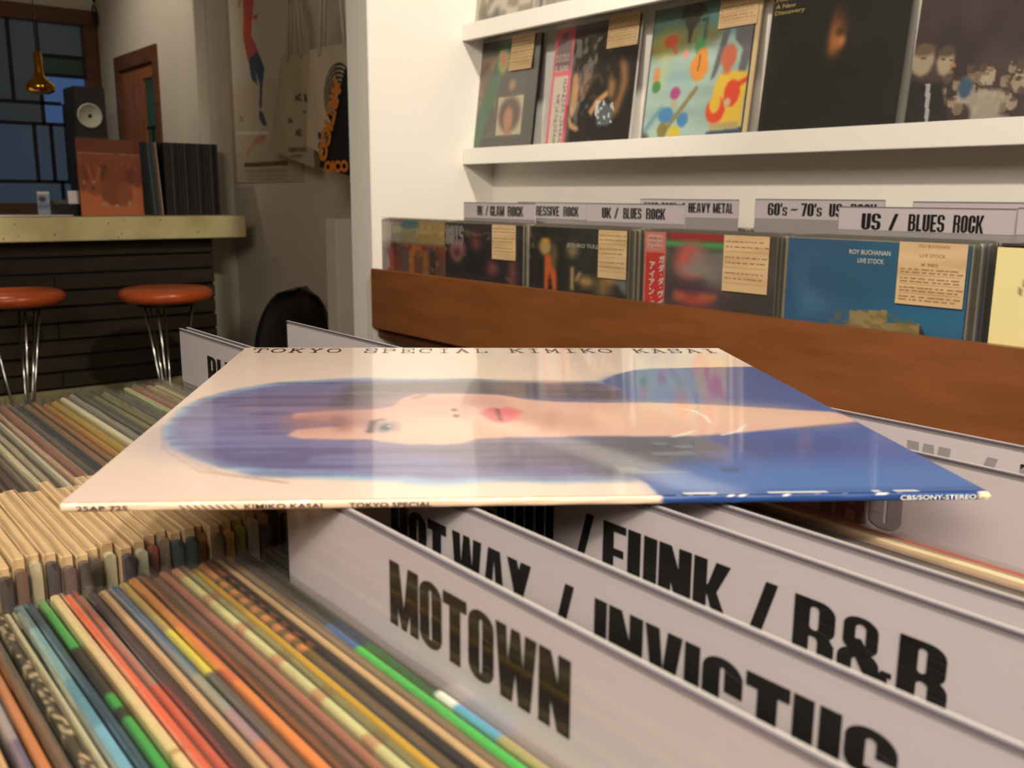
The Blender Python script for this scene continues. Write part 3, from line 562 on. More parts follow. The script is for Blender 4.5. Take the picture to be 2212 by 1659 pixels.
SHIRT_U = [(0.678, 0.633), (0.715, 0.693), (0.759, 0.739), (0.882, 0.767), (1.012, 0.777), (1.021, 0.36), (0.958, 0.398), (0.86, 0.432), (0.777, 0.45), (0.692, 0.468), (0.702, 0.569)]
SHIRT_L = [(0.627, -0.022), (0.623, 0.042), (0.614, 0.069), (0.628, 0.116), (0.678, 0.128), (0.734, 0.245), (0.806, 0.268), (0.881, 0.292), (0.999, 0.328), (1.004, -0.008)]
SKIN = [(0.182, 0.399), (0.223, 0.411), (0.29, 0.421), (0.323, 0.443), (0.336, 0.502), (0.357, 0.53), (0.417, 0.536), (0.491, 0.524), (0.526, 0.492), (0.575, 0.47), (0.647, 0.462), (0.721, 0.461), (0.792, 0.45), (0.86, 0.432), (0.925, 0.408), (0.992, 0.391), (1.003, 0.36), (0.999, 0.328), (0.881, 0.292), (0.806, 0.268), (0.736, 0.252), (0.684, 0.251), (0.609, 0.256), (0.546, 0.253), (0.484, 0.252), (0.44, 0.246), (0.421, 0.223), (0.397, 0.217), (0.349, 0.221), (0.319, 0.233), (0.3, 0.245), (0.27, 0.246), (0.21, 0.253), (0.19, 0.268), (0.197, 0.303), (0.258, 0.322), (0.229, 0.35), (0.181, 0.37)]
DARKU = [(0.247, 0.614), (0.436, 0.644), (0.675, 0.617), (0.698, 0.55), (0.678, 0.469), (0.527, 0.506), (0.357, 0.537), (0.329, 0.495), (0.289, 0.437), (0.22, 0.432)]
DARKL = [(0.361, 0.209), (0.446, 0.241), (0.545, 0.243), (0.734, 0.245), (0.694, 0.144), (0.627, 0.106), (0.529, 0.129), (0.418, 0.153)]
LIPS = [(0.451, 0.394), (0.47, 0.433), (0.484, 0.423), (0.499, 0.433), (0.515, 0.401), (0.499, 0.357), (0.48, 0.33), (0.465, 0.35)]
NECK1 = [(0.761, 0.418), (0.778, 0.402), (0.785, 0.365), (0.78, 0.325), (0.769, 0.32)]
NECK2 = [(0.704, 0.248), (0.722, 0.26), (0.744, 0.28)]
NECK3 = [(0.776, 0.256), (0.806, 0.278), (0.83, 0.315)]
PK = (236, 214, 200)
a = Art(560, 340, PK); a.noise(3, 5, 5); fl = lambda P: [(s, 1-t) for s, t in P]
for dx, al in ((-.004, .35), (.006, .35), (.014, .3)): a.line(.018+dx, .67-dx, .05+dx, .79, .0018, (170, 130, 120), 1, al); a.line(.05+dx, .79, .12+dx, .895, .0018, (160, 120, 112), 1, al); a.line(.12+dx, .895, .22, .94, .0016, (150, 112, 106), 1, al)
tmp_ = Art(560, 340, (0, 0, 0)); tmp_.poly(fl(HAIR), (255, 255, 255)); HM = tmp_.a[..., 0] > 128; tmp_.poly(fl(SKIN), (0, 0, 0)); HM = tmp_.a[..., 0] > 128
a.poly(fl(HAIR), (140, 178, 214), 3, .9, wob=.004)
hin = [(s*.985+.012, (t-.36)*.93+.36) for s, t in HAIR]
a.poly(fl(hin), (110, 108, 160), 4, .9, wob=.006)
a.ell(.27, .62, .21, .2, (142, 118, 150), 22, .6); a.ell(.16, .72, .14, .12, (120, 126, 180), 20, .5)
a.poly(fl(DARKU), (84, 74, 80), 9, .85); a.poly(fl(DARKL), (112, 104, 126), 10, .8)
a.ell(.56, .87, .15, .055, (104, 94, 120), 12, .6); a.ell(.62, .80, .08, .06, (66, 68, 84), 12, .7)
a.blotch(7, (150, 150, 190), .3, 8, 2, .30, ky=90, clip=HM); a.blotch(6, (76, 66, 100), .25, 12, 2, .35, ky=100, clip=HM)
a.poly(fl(SHIRT_U), (76, 92, 158), 1); a.poly(fl(SHIRT_L), (72, 94, 164), 1)
a.ell(.80, .40, .06, .06, (80, 100, 150), 14, .6); a.ell(.74, .36, .05, .05, (74, 110, 140), 14, .6)
a.rect(.63, .985-.1, 1.0, 1.0, (66, 120, 184), 12, .6); a.ell(.83, .80, .12, .05, (60, 70, 128), 12, .5); a.line(.78, .74, .80, .86, .004, (66, 72, 90), 4, .5); a.line(.90, .70, .985, .66, .012, (62, 62, 84), 6, .6)
a.poly(fl([(.56, .08), (.60, .20), (.66, .25), (.76, .25), (.74, .16), (.66, .10), (.61, .06)]), (88, 90, 104), 10, .8)
a.blotch(34, (160, 160, 165), .40, 21, 1, .45, ky=60, box=(.60, .76, .72, .92)); a.blotch(30, (60, 66, 92), .35, 31, 1, .4, ky=60, box=(.60, .76, .76, .92))
# skin: forehead, cheek, throat
a.poly(fl(SKIN), (226, 182, 168), 2); a.ell(.24, .64, .07, .07, (196, 138, 128), 16, .5); a.ell(.40, .53, .12, .05, (208, 148, 146), 14, .6); a.ell(.42, .70, .10, .05, (240, 200, 176), 14, .6)
a.line(.50, .62, .60, .66, .02, (200, 140, 120), 14, .45); a.line(.565, .60, .53, .735, .006, (196, 142, 122), 6, .6); a.ell(.75, .60, .2, .05, (236, 196, 170), 16, .6); a.ell(.90, .65, .1, .04, (240, 200, 178), 14, .7)
a.poly(fl([(.18, .40), (.30, .43), (.32, .44), (.28, .36), (.22, .33), (.19, .30)]), (182, 132, 136), 12, .6)
a.line(.19, .645, .30, .665, .012, (150, 112, 122), 7, .6); a.line(.245, .63, .262, .70, .008, (110, 84, 92), 6, .55)
# brow, eye with lashes, other eye line
a.ell(.313, .685, .022, .040, (176, 150, 160), 4, .8); a.ell(.316, .688, .011, .027, (120, 124, 140), 2, .95); a.ell(.317, .690, .006, .015, (34, 34, 44), 1); a.ell(.321, .683, .002, .005, (240, 240, 240), 1)
a.line(.299, .652, .297, .715, .004, (60, 48, 60), 2, .85); a.line(.299, .652, .312, .640, .003, (60, 48, 60), 2, .8); a.line(.330, .655, .333, .71, .003, (150, 110, 110), 3, .6)
a.line(.352, .50, .372, .475, .004, (90, 64, 70), 3, .7)
# nose and mouth
a.line(.33, .60, .405, .605, .010, (206, 150, 136), 8, .5); a.ell(.4145, .583, .0045, .011, (96, 48, 44), 1, .95); a.ell(.4165, .622, .0045, .012, (110, 56, 50), 1, .9); a.line(.424, .565, .428, .64, .003, (200, 138, 124), 4, .6)
a.poly(fl(LIPS), (216, 96, 112), 3); a.ell(.497, .61, .014, .045, (236, 128, 136), 4, .7); a.line(.479, .578, .480, .652, .0025, (120, 44, 56), 1, .9); a.line(.505, .64, .513, .61, .003, (246, 190, 186), 3, .6)
# necklace
for P in (NECK1[:4], NECK2, NECK3):
    for (p, q), (p2, q2) in zip(P[:-1], P[1:]): a.line(p, 1-q, p2, 1-q2, .0028, (238, 236, 232), 1, .95)
# worn front fold
a.rect(.629, .985, 1.0, 1.0, (28, 72, 140), 2, .5)
for s0, s1 in ((.655, .69), (.75, .80), (.80, .815), (.87, .876), (.895, .92)): a.line(s0, .996, s1, .996, .0022, (236, 232, 222), 0, .9)
part('printed_front', a.face(L, L-.0004, FLAT, 0.0, x0=-L/2, y0=-L/2+.0004), COVERART, cv)
# title in thin slab serifs
def serif(txt, centers, cw, y0, y1, tw=.0011):
    q = []
    for ch, cx in zip(txt, centers):
        if ch == ' ': continue
        for x0, ya, x1, yb in SER[ch]:
            p = (cx+(x0-.5)*cw, y0+ya*(y1-y0)); r = (cx+(x1-.5)*cw, y0+yb*(y1-y0)); dx, dy = r[0]-p[0], r[1]-p[1]; l = math.hypot(dx, dy) or 1
            nx, ny = -dy/l*tw/2, dx/l*tw/2; ex_, ey_ = dx/l*tw*.4, dy/l*tw*.4
            q.append([(p[0]-ex_+nx, p[1]-ey_+ny), (p[0]-ex_-nx, p[1]-ey_-ny), (r[0]+ex_-nx, r[1]+ey_-ny), (r[0]+ex_+nx, r[1]+ey_+ny)])
    return q
ttl = 'TOKYO SPECIAL KIMIKO KASAI'
s0, s1 = .035, .968
cs = [(s0+(s1-s0)*k/25-.5)*L for k in range(26)]
part('lettering', polys_mesh(serif(ttl, cs, .0083, (.935-.5)*L, (.982-.5)*L), FLAT, .00025), BLACK, cv)
# spine: rounded strip, peach then blue, scuffed
n = 160; v = []; f = []; c = []
prof = [(-L/2+.0012, -T), (-L/2+.0004, -T+.0003), (-L/2, -T+.0010), (-L/2, -.0011), (-L/2+.0003, -.0004), (-L/2+.0012, -.00005)]
for j in range(n+1):
    s = j/n
    for i, (y, z) in enumerate(prof):
        base = np.array((232, 200, 172.)) if s < .629 else np.array((34, 66, 124.))
        if s < .629: base = base*(1-.10*abs(math.sin(s*37))*(i in (1, 2)))
        if i >= 4 and random.random() < (.12 if s < .629 else .10): base = np.array((242, 236, 222.))
        if s > .992: base = np.array((236, 214, 172.))
        v.append(((s-.5)*L, y-(.0004*math.sin(s*61)*random.random() if i in (2, 3) else 0), z)); c.append(lin(base))
k = len(prof)
for j in range(n):
    for i in range(k-1): f.append((j*k+i, (j+1)*k+i, (j+1)*k+i+1, j*k+i+1))
part('spine', mesh('spine', v, f, cols=c, smooth=True), vmat('spine_board', .45), cv)
SPN = (Vector((1, 0, 0)), Vector((0, 0, 1)), Vector((0, -1, 0)))
SB = mat('spine_ink', (62, 44, 40), .6)
for tx, a0, a1, mm, bd in (('25AP 725', .016, .067, SB, .012), ('KIMIKO KASAI', .185, .265, SB, .012), ('TOKYO SPECIAL', .293, .380, SB, .012), ('CBS/SONY-STEREO', .898, .986, WHITEP, .012)):
    part('lettering', text_mesh(tx, (a0-.5)*L, (a1-.5)*L, -T+.0008, -.0009, SPN, L/2+.0006, bd), mm, cv)
m = MB()
for k in range(8): q = .118+k*.0075; m.add([((q-.5)*L, -L/2-.0007, -.0009), ((q+.0016-.5)*L, -L/2-.0007, -.0009), ((q+.008-.5)*L, -L/2-.0007, -T+.0009), ((q+.0064-.5)*L, -L/2-.0007, -T+.0009)], [(0, 3, 2, 1)])
part('printed_mark', m.mesh('mk'), SB, cv)
m = MB(); m.lathe([(0, -.0016), (.0014, -.0012), (.0019, 0), (.0012, .0010), (0, .0014)], 9, (L/2-.0004, -L/2+.0006, -.0016)); part('frayed_corner', m.mesh('c', smooth=False), mat('frayed_paper', (236, 214, 170), .8), cv)
# ------------------------------------------------------------------ faced-out records (art is plain generic colour painting)
def price_card(parent, yl, w_, ztop, hh, x, lines=9, words=(), bend=0):
    """yl = left edge (local +y), hanging in front of the face at x"""
    m = MB(); n = 6
    for j in range(n):
        za, zb = ztop-hh*j/n, ztop-hh*(j+1)/n; xa, xb = x-bend*(j/n)**2, x-bend*((j+1)/n)**2
        m.add([(xa, yl, za), (xa, yl-w_, za), (xb, yl-w_, zb), (xb, yl, zb), (xa+.0004, yl, za), (xa+.0004, yl-w_, za), (xb+.0004, yl-w_, zb), (xb+.0004, yl, zb)], [(0, 3, 2, 1), (4, 5, 6, 7), (0, 4, 7, 3), (1, 2, 6, 5)])
    parent = part('price_card', m.mesh('p'), KRAFT, parent)
    m = MB(); rr = random.Random(int(abs(yl*1e4)))
    for i in range(lines):
        z = ztop-hh*((.42 if words else .10)+(.54 if words else .84)*i/lines); b = x-bend*((ztop-z)/hh)**2-.0003; y = yl-w_*.05
        if i % 3 == 2: m.add([(b, y, z), (b, yl-w_*.95, z), (b, yl-w_*.95, z-.0005), (b, y, z-.0005)], [(0, 3, 2, 1)]); continue
        while y > yl-w_*.9:
            l = rr.uniform(.03, .12)*w_; m.add([(b, y, z), (b, y-l, z), (b, y-l, z-hh*.022), (b, y, z-hh*.022)], [(0, 3, 2, 1)]); y -= l+rr.uniform(.01, .05)*w_
    part('printed_lines', m.mesh('l'), KRAFTI, parent)
    for tx, a, b, z0_, z1_ in words: part('lettering', text_mesh(tx, -yl+a*w_, -yl+b*w_, z0_, z1_, off=-x+.0006), KRAFTI, parent)
def faced(art, lb, loc, lean=0, t=.004, jc=(60, 56, 52), rotz=0, cat='record', wrinkle=True, film_=True, group=None, sleeve_w=.322, mt=None, shiny=True):
    r = root('record', lb, cat, loc, (0, lean, rotz), group)
    part('jacket', jmesh(t, 1), JACK, r, color=jc)
    part('printed_front', art.face(LP-.001, LP-.001), mt or ART, r)
    if film_:
        m = MB(); ny = 14; nz = 14; W = sleeve_w; H = .322; rr = random.Random(int(loc[1]*999)); v = []; f = []
        for j in range(nz+1):
            for i in range(ny+1):
                e = min(i, ny-i, j+2, nz-j); v.append((-.0016-(.0012*rr.random() if e > 0 else -.0008), W/2-W*i/ny, H*j/nz))
        f = [(j*(ny+1)+i, (j+1)*(ny+1)+i, (j+1)*(ny+1)+i+1, j*(ny+1)+i+1) for j in range(nz) for i in range(ny)]
        part('outer_sleeve', mesh('outer_sleeve', v, f, smooth=True), FILMW if wrinkle else FILM, r)
    return r
ZL = 1.2275; XL = 1.729; LEAN = math.radians(7)
BLK = (24, 22, 24)
# 1 grey and green frame record
a = Art(100, 100, (44, 46, 48)); a.rect(.10, .12, .86, .88, (70, 66, 62)); a.rect(.12, .14, .40, .50, (150, 120, 100), 1); a.ell(.26, .36, .10, .14, (96, 66, 54), 4, .8); a.rect(.44, .14, .86, .50, (54, 56, 60)); a.ell(.66, .42, .05, .05, (170, 130, 90), 2)
a.rect(.12, .52, .44, .86, (120, 112, 98), 1); a.ell(.34, .72, .12, .16, (66, 58, 50), 3); a.rect(.48, .52, .84, .86, (196, 190, 160)); a.ell(.66, .68, .155, .155, (74, 48, 38), 3); a.ell(.645, .72, .07, .11, (190, 124, 92), 2); a.rect(.60, .82, .70, .86, (180, 116, 86), 2)
a.poly([(.22, 1), (.06, 1), (.10, .82), (.40, .16), (.54, .10), (.58, .2), (.52, .3), (.30, .78)], (22, 100, 62), 1); a.ell(.50, .18, .085, .13, (170, 184, 90), 2); a.ell(.50, .17, .05, .07, (212, 120, 66), 3); a.poly([(.30, 0), (.80, 0), (.60, .14), (.52, .12)], (20, 90, 56), 2, .8)
r1 = faced(a, 'black framed record with a green diagonal stripe, leftmost on the lower ledge', (XL-.004, 2.214, ZL+.0014), LEAN, .010, BLK)
price_card(r1, -.035, .10, .318, .098, -.004, bend=.004)
part('lettering', text_mesh('LASERDISC STEREO', -.105, .015, .05, .25, off=.0012, rot=62), TANP, r1) if False else None
# 2 pink strip record
a = Art(110, 100, (22, 18, 18)); a.ell(.48, .30, .07, .16, (66, 52, 40), 4, .8); a.ell(.44, .46, .08, .08, (130, 96, 66), 4, .8); a.poly([(.26, .40), (.33, .38), (.36, .52), (.36, .66), (.30, .78), (.26, .70)], (206, 162, 118), 2); a.poly([(.26, .74), (.32, .80), (.40, .84), (.38, .88), (.28, .84)], (214, 170, 128), 1)
a.poly([(.80, .30), (.90, .36), (.93, .52), (.86, .74), (.76, .82), (.72, .76), (.82, .62), (.84, .48)], (150, 110, 70), 3); a.poly([(.70, .44), (.80, .50), (.78, .66), (.70, .60)], (190, 150, 106), 3, .8); a.poly([(.50, .72), (.58, .62), (.70, .56), (.72, .60), (.60, .68), (.54, .76)], (214, 168, 120), 1)
a.poly([(.58, .70), (.68, .64), (.80, .72), (.76, .84), (.62, .84)], (96, 110, 120), 1); a.blotch(40, (222, 226, 230), .25, 5, 0, .95, box=(.58, .64, .80, .82)); a.ell(.40, .56, .06, .05, (150, 110, 74), 2, .8); a.blotch(16, (110, 84, 60), .45, 9, 1, .6, box=(.34, .1, .76, .62)); a.rect(.52, .965, .90, .975, (210, 205, 200)); a.rect(0, 0, .245, 1, (226, 66, 112)); a.rect(.035, .40, .21, .97, (206, 196, 186))
a.rect(.03, .10, .22, .35, (84, 50, 64), 1, .85); a.poly([(.09, .05), (.15, .05), (.18, .16), (.06, .16)], (96, 52, 68), 1)
r2_ = faced(a, 'black record with a bright pink paper strip on the lower ledge', (XL, 1.8405, ZL+.0008), LEAN, .006, (214, 210, 206))
price_card(r2_, -.047, .108, .318, .078, -.0045)
for tx, y in (('エレクトリック・レディランド', -.1005), ('ジミ・ヘンドリックス', -.1235)):
    n_ = len(tx); top = .180 if 'エ' in tx else .143
    hgt = .0128 if 'エ' in tx else .0132
    for i, ch in enumerate(tx): part('lettering', text_mesh(ch, y-.0062, y+.0062 if ch != '・' else y-.001, top-(i+.92)*hgt, top-i*hgt-.001 if ch != '・' else top-(i+.6)*hgt, off=.001, bold=.02), BLACK, r2_)
for tx, z0_, z1_ in (('2,500', .199, .216), ('THE SUPER', .226, .234), ('NICE PRICE', .236, .246)): part('lettering', text_mesh(tx, -.148, -.094, z0_, z1_, off=.001, bold=.02), mat('pale_pink_print', (220, 200, 200), .5), r2_)
part('lettering', text_mesh('THE EXPERIENCE ELECTRIC LADYLAND', .012, .125, .0075, .0105, off=.001), BLACK, r2_)
# 3 colourful painted scene
a = Art(130, 130, (166, 196, 190)); a.noise(5, 14, 3, 14); a.rect(0, 0, 1, .24, (64, 104, 102), 8); a.poly([(.55, 0), (1, 0), (1, .22), (.45, .26)], (96, 150, 160), 6, .7); a.poly([(0, .26), (.3, .16), (.7, .2), (.65, .30), (0, .36)], (120, 116, 60), 6, .85); a.ell(.16, .26, .15, .1, (160, 140, 50), 7, .7)
a.poly([(.36, .20), (.30, .10), (.28, .02), (.50, .02), (.46, .12), (.40, .20), (.39, .28), (.365, .28)], (44, 46, 34), 1); a.blotch(30, (44, 46, 34), .1, 4, 0, .9, box=(.27, 0, .52, .14)); a.ell(.20, .25, .065, .045, (190, 72, 44), 1); a.line(.22, .27, .26, .34, .014, (206, 84, 56), 1)
a.rect(.12, .33, .20, .58, (186, 200, 150), 5, .7); a.ell(.09, .50, .035, .07, (214, 150, 90), 1); a.ell(.10, .58, .045, .045, (70, 140, 70), 1); a.ell(.36, .36, .03, .035, (226, 160, 150), 1); a.poly([(.44, .32), (.46, .24), (.55, .26), (.52, .36), (.46, .38)], (80, 160, 96), 1); a.line(.53, .12, .52, .26, .016, (58, 92, 76), 1)
a.ell(.50, .47, .085, .10, (232, 150, 52), 1); a.ell(.52, .39, .05, .06, (232, 150, 52), 1); a.line(.50, .38, .495, .49, .008, (130, 110, 40)); a.rect(.2, .5, .45, .57, (120, 170, 196), 5, .5)
a.ell(.30, .64, .05, .045, (176, 68, 134), 1); a.rect(.27, .69, .33, .75, (190, 176, 150), 1); a.ell(.23, .80, .075, .06, (66, 138, 196), 1); a.ell(.40, .84, .055, .055, (66, 138, 196), 1); a.line(.23, .92, .50, .62, .018, (140, 132, 84), 1); a.ell(.21, .91, .05, .06, (136, 124, 60), 1); a.ell(.33, .93, .06, .05, (214, 190, 56), 2)
a.line(.03, .90, .18, .74, .02, (90, 140, 170), 2, .7); a.poly([(.70, .20), (.76, .18), (.72, .40), (.66, .55), (.62, .58)], (104, 104, 112), 1); a.poly([(.80, .16), (1, .16), (.96, .42), (.92, .56), (.86, .54), (.88, .38), (.80, .30)], (104, 104, 112), 1)
a.poly([(.66, .64), (.70, .54), (.80, .52), (.95, .54), (.94, .92), (.66, .92), (.66, .84)], (234, 196, 66), 1); a.ell(.765, .42, .07, .085, (204, 106, 78), 1); a.rect(.735, .48, .795, .54, (204, 106, 78), 2); a.ell(.70, .79, .085, .095, (226, 70, 36), 1); a.ell(.69, .74, .05, .07, (234, 190, 62), 1); a.ell(.83, .68, .07, .095, (226, 70, 36), 1); a.line(.84, .64, .99, .57, .018, (226, 70, 36), 1); a.poly([(.64, .94), (.96, .92), (.96, 1), (.64, 1)], (56, 80, 110), 1); a.ell(.80, .74, .03, .03, (210, 190, 160), 1); a.rect(.66, .88, .92, .93, (190, 170, 120), 1)
a.rect(0, 0, .012, 1, BLK); a.rect(.95, 0, .965, 1, BLK); a.rect(.965, 0, 1, 1, (222, 196, 150)); a.ell(.02, .97, .06, .05, (90, 84, 90), 2)
r3 = faced(a, 'colourful naive painting record with a yellow shirted guitarist on the lower ledge', (XL, 1.484, ZL), LEAN, .004, (226, 204, 164), wrinkle=False)
price_card(r3, -.045, .106, .318, .074, -.0045)
# 4 black record with a half lit profile
a = Art(110, 110, (24, 25, 26)); a.noise(5, 4, 8); a.ell(.50, .36, .075, .17, (120, 66, 36), 5, .8); a.ell(.515, .40, .05, .10, (214, 140, 74), 4, .8); a.ell(.56, .42, .022, .035, (232, 156, 84), 2); a.ell(.54, .36, .03, .025, (60, 34, 26), 2, .9); a.poly([(.40, .1), (.46, .2), (.455, .5), (.5, .62), (.3, .62), (.3, .1)], (24, 25, 26), 3)
a.poly([(.0, .0), (.02, .0), (.02, 1), (0, 1)], (44, 42, 40)); a.line(.66, .50, .86, .2, .012, (60, 60, 64), 4, .5)
r4 = faced(a, 'black record with a dimly lit face in profile, fourth on the lower ledge', (XL-.002, 1.139, ZL), LEAN, .004, (40, 36, 34))
YEL = mat('muted_yellow_print', (190, 170, 96), .5); CORAL = mat('coral_print', (230, 92, 66), .5)
for tx, b, z0_, z1_ in (('More Than', -.064, .281, .290), ('A New', -.100, .266, .275), ('Discovery', -.076, .251, .262)): part('lettering', text_mesh(tx, -.150, b, z0_, z1_, off=.0008, bold=.02), YEL, r4)
part('lettering', text_mesh('NJ', -.150, -.112, .293, .311, off=.0008, bold=.03), CORAL, r4)
price_card(r4, -.060, .07, .318, .035, -.0045, 3)
# 5 purple crowd
a = Art(120, 110, (78, 64, 70)); a.noise(6, 9, 12); a.blotch(9, (56, 46, 54), .2, 5, 5, .6)
rr = random.Random(5)
for k in range(70):
    cx = .20+rr.random()*.8; cy = .66+rr.random()*.24; q_ = rr.choice([(176, 160, 140), (150, 134, 116), (190, 176, 158), (104, 88, 82), (206, 194, 176)]); a.ell(cx, cy, .018+.016*rr.random(), .026+.014*rr.random(), q_, 0, .9)
    a.ell(cx+.004, cy-.02, .02, .012, rr.choice([(70, 54, 50), (150, 128, 100), (92, 76, 72)]), 0, .8)
a.blotch(12, (206, 200, 190), .05, 18, 1, .8, box=(.3, .80, 1, 1)); a.ell(.06, .60, .07, .09, (190, 176, 156), 1); a.ell(.20, .62, .05, .08, (196, 182, 160), 1); a.ell(.06, .54, .07, .035, (120, 104, 90), 1); a.ell(.20, .565, .05, .03, (100, 86, 78), 1); a.rect(.17, .60, .20, .61, (60, 50, 48)); a.rect(.22, .61, .24, .62, (60, 50, 48)); a.rect(.05, .58, .08, .59, (60, 50, 48)); a.poly([(.24, .62), (.27, .65), (.23, .66)], (196, 140, 110)); a.poly([(0, .72), (.20, .74), (.28, 1), (0, 1)], (40, 38, 46), 1); a.poly([(.10, .74), (.13, .74), (.15, .96), (.13, .97)], (196, 200, 206)); a.ell(.34, .78, .04, .06, (70, 104, 140), 1);
a.poly([(.56, .05), (.62, .02), (1, .28), (1, .36)], (206, 164, 92), 1); a.ell(.80, .40, .07, .05, (206, 96, 74), 4, .9); a.ell(.97, .3, .1, .2, (66, 50, 44), 6, .8)
faced(a, 'purple brown record with a painted crowd at its foot, rightmost on the lower ledge', (XL, .8045, ZL), LEAN, .004, (120, 110, 100))
a = Art(50, 50, (140, 110, 84)); a.noise(4, 20, 4); faced(a, 'tan record past the right photo edge on the lower ledge', (XL, .46, ZL), LEAN, .004)
# upper ledge
for y, bgc, lb, sd in ((2.214, (206, 202, 192), 'white record with grey smears, leftmost on the upper ledge', 3), (1.85, (160, 150, 138), 'grey record on the upper ledge, bottom edge only in view', 8), (1.49, (150, 140, 120), 'taupe record on the upper ledge above the painted one', 9)):
    a = Art(70, 70, bgc); a.blotch(8, (60, 58, 56), .1, sd, 2, .9, box=(.22, .5, 1, .98)); a.blotch(12, (120, 108, 80), .2, sd+1, 1, .7, box=(.22, .7, 1, 1)); a.rect(.02, .80, .05, .96, (120, 116, 108), 1, .7); a.rect(.10, .8, .13, .97, (120, 116, 108), 1, .7)
    faced(a, lb, (XL, y, ZL+.349), LEAN, .004, bgc)

# ------------------------------------------------------------------ stacks in the wall browser
ZW = .7185; XW = 1.402
def wall_stack(yc, art, lb, n, cols, zt, pitch=.0062, lean=0, jc=(150, 140, 124), grp='', film_=True, mt=None):
    z = ZW
    r = faced(art, lb, (XW, yc, z), lean, .004, jc, mt=mt, film_=film_)
    for k in range(n):
        c = cols[k % len(cols)]
        q = root('record', 'record edge seen behind the '+grp+' record in its wall stack', 'record', (XW+.0075+k*pitch, yc+random.uniform(-.003, .003), z+random.uniform(.0, .002)), (0, 0, random.uniform(-.004, .004)), grp+' browser stack')
        part('jacket', jmesh(.0041, k % 3), JACK, q, color=c); part('outer_sleeve', sleeve(.0045, k % 4), FILM, q)
    return r
MX = [(90, 84, 70), (170, 160, 140), (60, 56, 50), (190, 176, 150), (110, 100, 84), (70, 74, 70), (200, 190, 166)]
# peach and crimson crowd with a paper strip
a = Art(90, 130, (170, 160, 130), 2.1); a.rect(0, 0, .34, .03, (130, 60, 120)); a.rect(.34, 0, .75, .14, (70, 130, 150), 4); a.rect(.6, .0, 1, .35, (184, 156, 98), 3); a.rect(0, .03, .32, .4, (180, 176, 166), 2); a.rect(.0, .42, 1, 1, (120, 84, 60), 2)
for k in range(22): a.ell(.05+.95*rr.random(), .5+.1*rr.random(), .06, .1, rr.choice([(150, 60, 56), (200, 120, 50), (90, 90, 100), (70, 44, 34), (190, 90, 40)]), 1, .9)
for k in range(9): a.rect(.02+k*.108, .52, .10+k*.108, 1, [(40, 34, 34), (204, 56, 70), (150, 60, 60), (100, 96, 110), (210, 130, 50), (130, 80, 50), (180, 120, 60), (60, 40, 34), (110, 70, 44)][k], 1, .8)
s1_ = wall_stack(2.166, a, 'busy multicoloured record at the pier end of the wall browser', 3, MX, 1.03, grp='multicoloured')
# dark violet record lettered BOYS
a = Art(90, 130, (34, 26, 38), 2.1); a.ell(.17, .46, .11, .20, (176, 116, 120), 3); a.ell(.16, .50, .05, .09, (96, 54, 60), 3); a.ell(.42, .34, .06, .14, (140, 72, 66), 4); a.ell(.40, .18, .07, .08, (110, 56, 58), 4); a.ell(.62, .70, .10, .12, (140, 78, 76), 4); a.rect(.83, .55, .93, 1, (126, 76, 74), 3); a.ell(.40, .66, .16, .22, (14, 14, 22), 5); a.rect(.7, .5, .8, .7, (50, 54, 74), 6, .6)
s2_ = wall_stack(1.850, a, 'dark violet record lettered BOYS in the wall browser', 5, MX, 1.03, grp='dark violet')
PALE = mat('pale_grey_print', (150, 146, 150), .5)
part('lettering', polys_mesh(heavy_polys('BOYS', -.153, -.078, .258, .308), off=.0008), PALE, s2_)
price_card(s2_, -.045, .090, .314, .082, -.0045)
# dark record with slim golden figures
a = Art(90, 130, (30, 24, 24), 2.1); a.rect(.38, .0, 1, 1, (52, 56, 52), 6, .8); a.ell(.17, .30, .07, .13, (196, 168, 112), 2); a.poly([(.14, .16), (.18, .18), (.22, .16), (.2, .24), (.15, .24)], (232, 170, 60), 1); a.poly([(.16, .42), (.24, .40), (.30, .72), (.30, .96), (.26, .96), (.22, .66), (.20, .96), (.16, .96)], (222, 110, 50), 1); a.ell(.27, .42, .035, .2, (110, 100, 70), 2)
a.ell(.46, .32, .06, .11, (150, 134, 104), 3); a.rect(.44, .56, .48, .9, (206, 176, 120), 1); a.line(.54, .64, .50, .76, .014, (214, 176, 120), 1); a.ell(.60, .76, .08, .08, (190, 150, 96), 3); a.ell(.82, .66, .08, .12, (214, 150, 90), 3); a.rect(.70, .66, .84, .95, (150, 120, 80), 5); a.poly([(.84, .58), (1, .56), (1, .92), (.86, .7)], (120, 130, 130), 2); a.ell(.15, .06, .06, .08, (12, 12, 12), 2)
s3_ = wall_stack(1.510, a, 'dark record with slim golden and orange figures in the wall browser', 8, MX, 1.03, grp='golden figures')
part('lettering', text_mesh('JETHRO TULL', -.032, .070, .270, .281, off=.0008, bold=.02), mat('grey_white_print', (190, 188, 180), .5), s3_)
price_card(s3_, -.072, .083, .313, .10, -.0045)
m = MB(); m.add([(-.0052, -.085, .215), (-.0052, -.1575, .215), (-.0052, -.1575, .30)], [(0, 1, 2)]); m.add([(-.0054, -.12, .208), (-.0054, -.14, .16), (-.0054, -.15, .208)], [(0, 1, 2)])
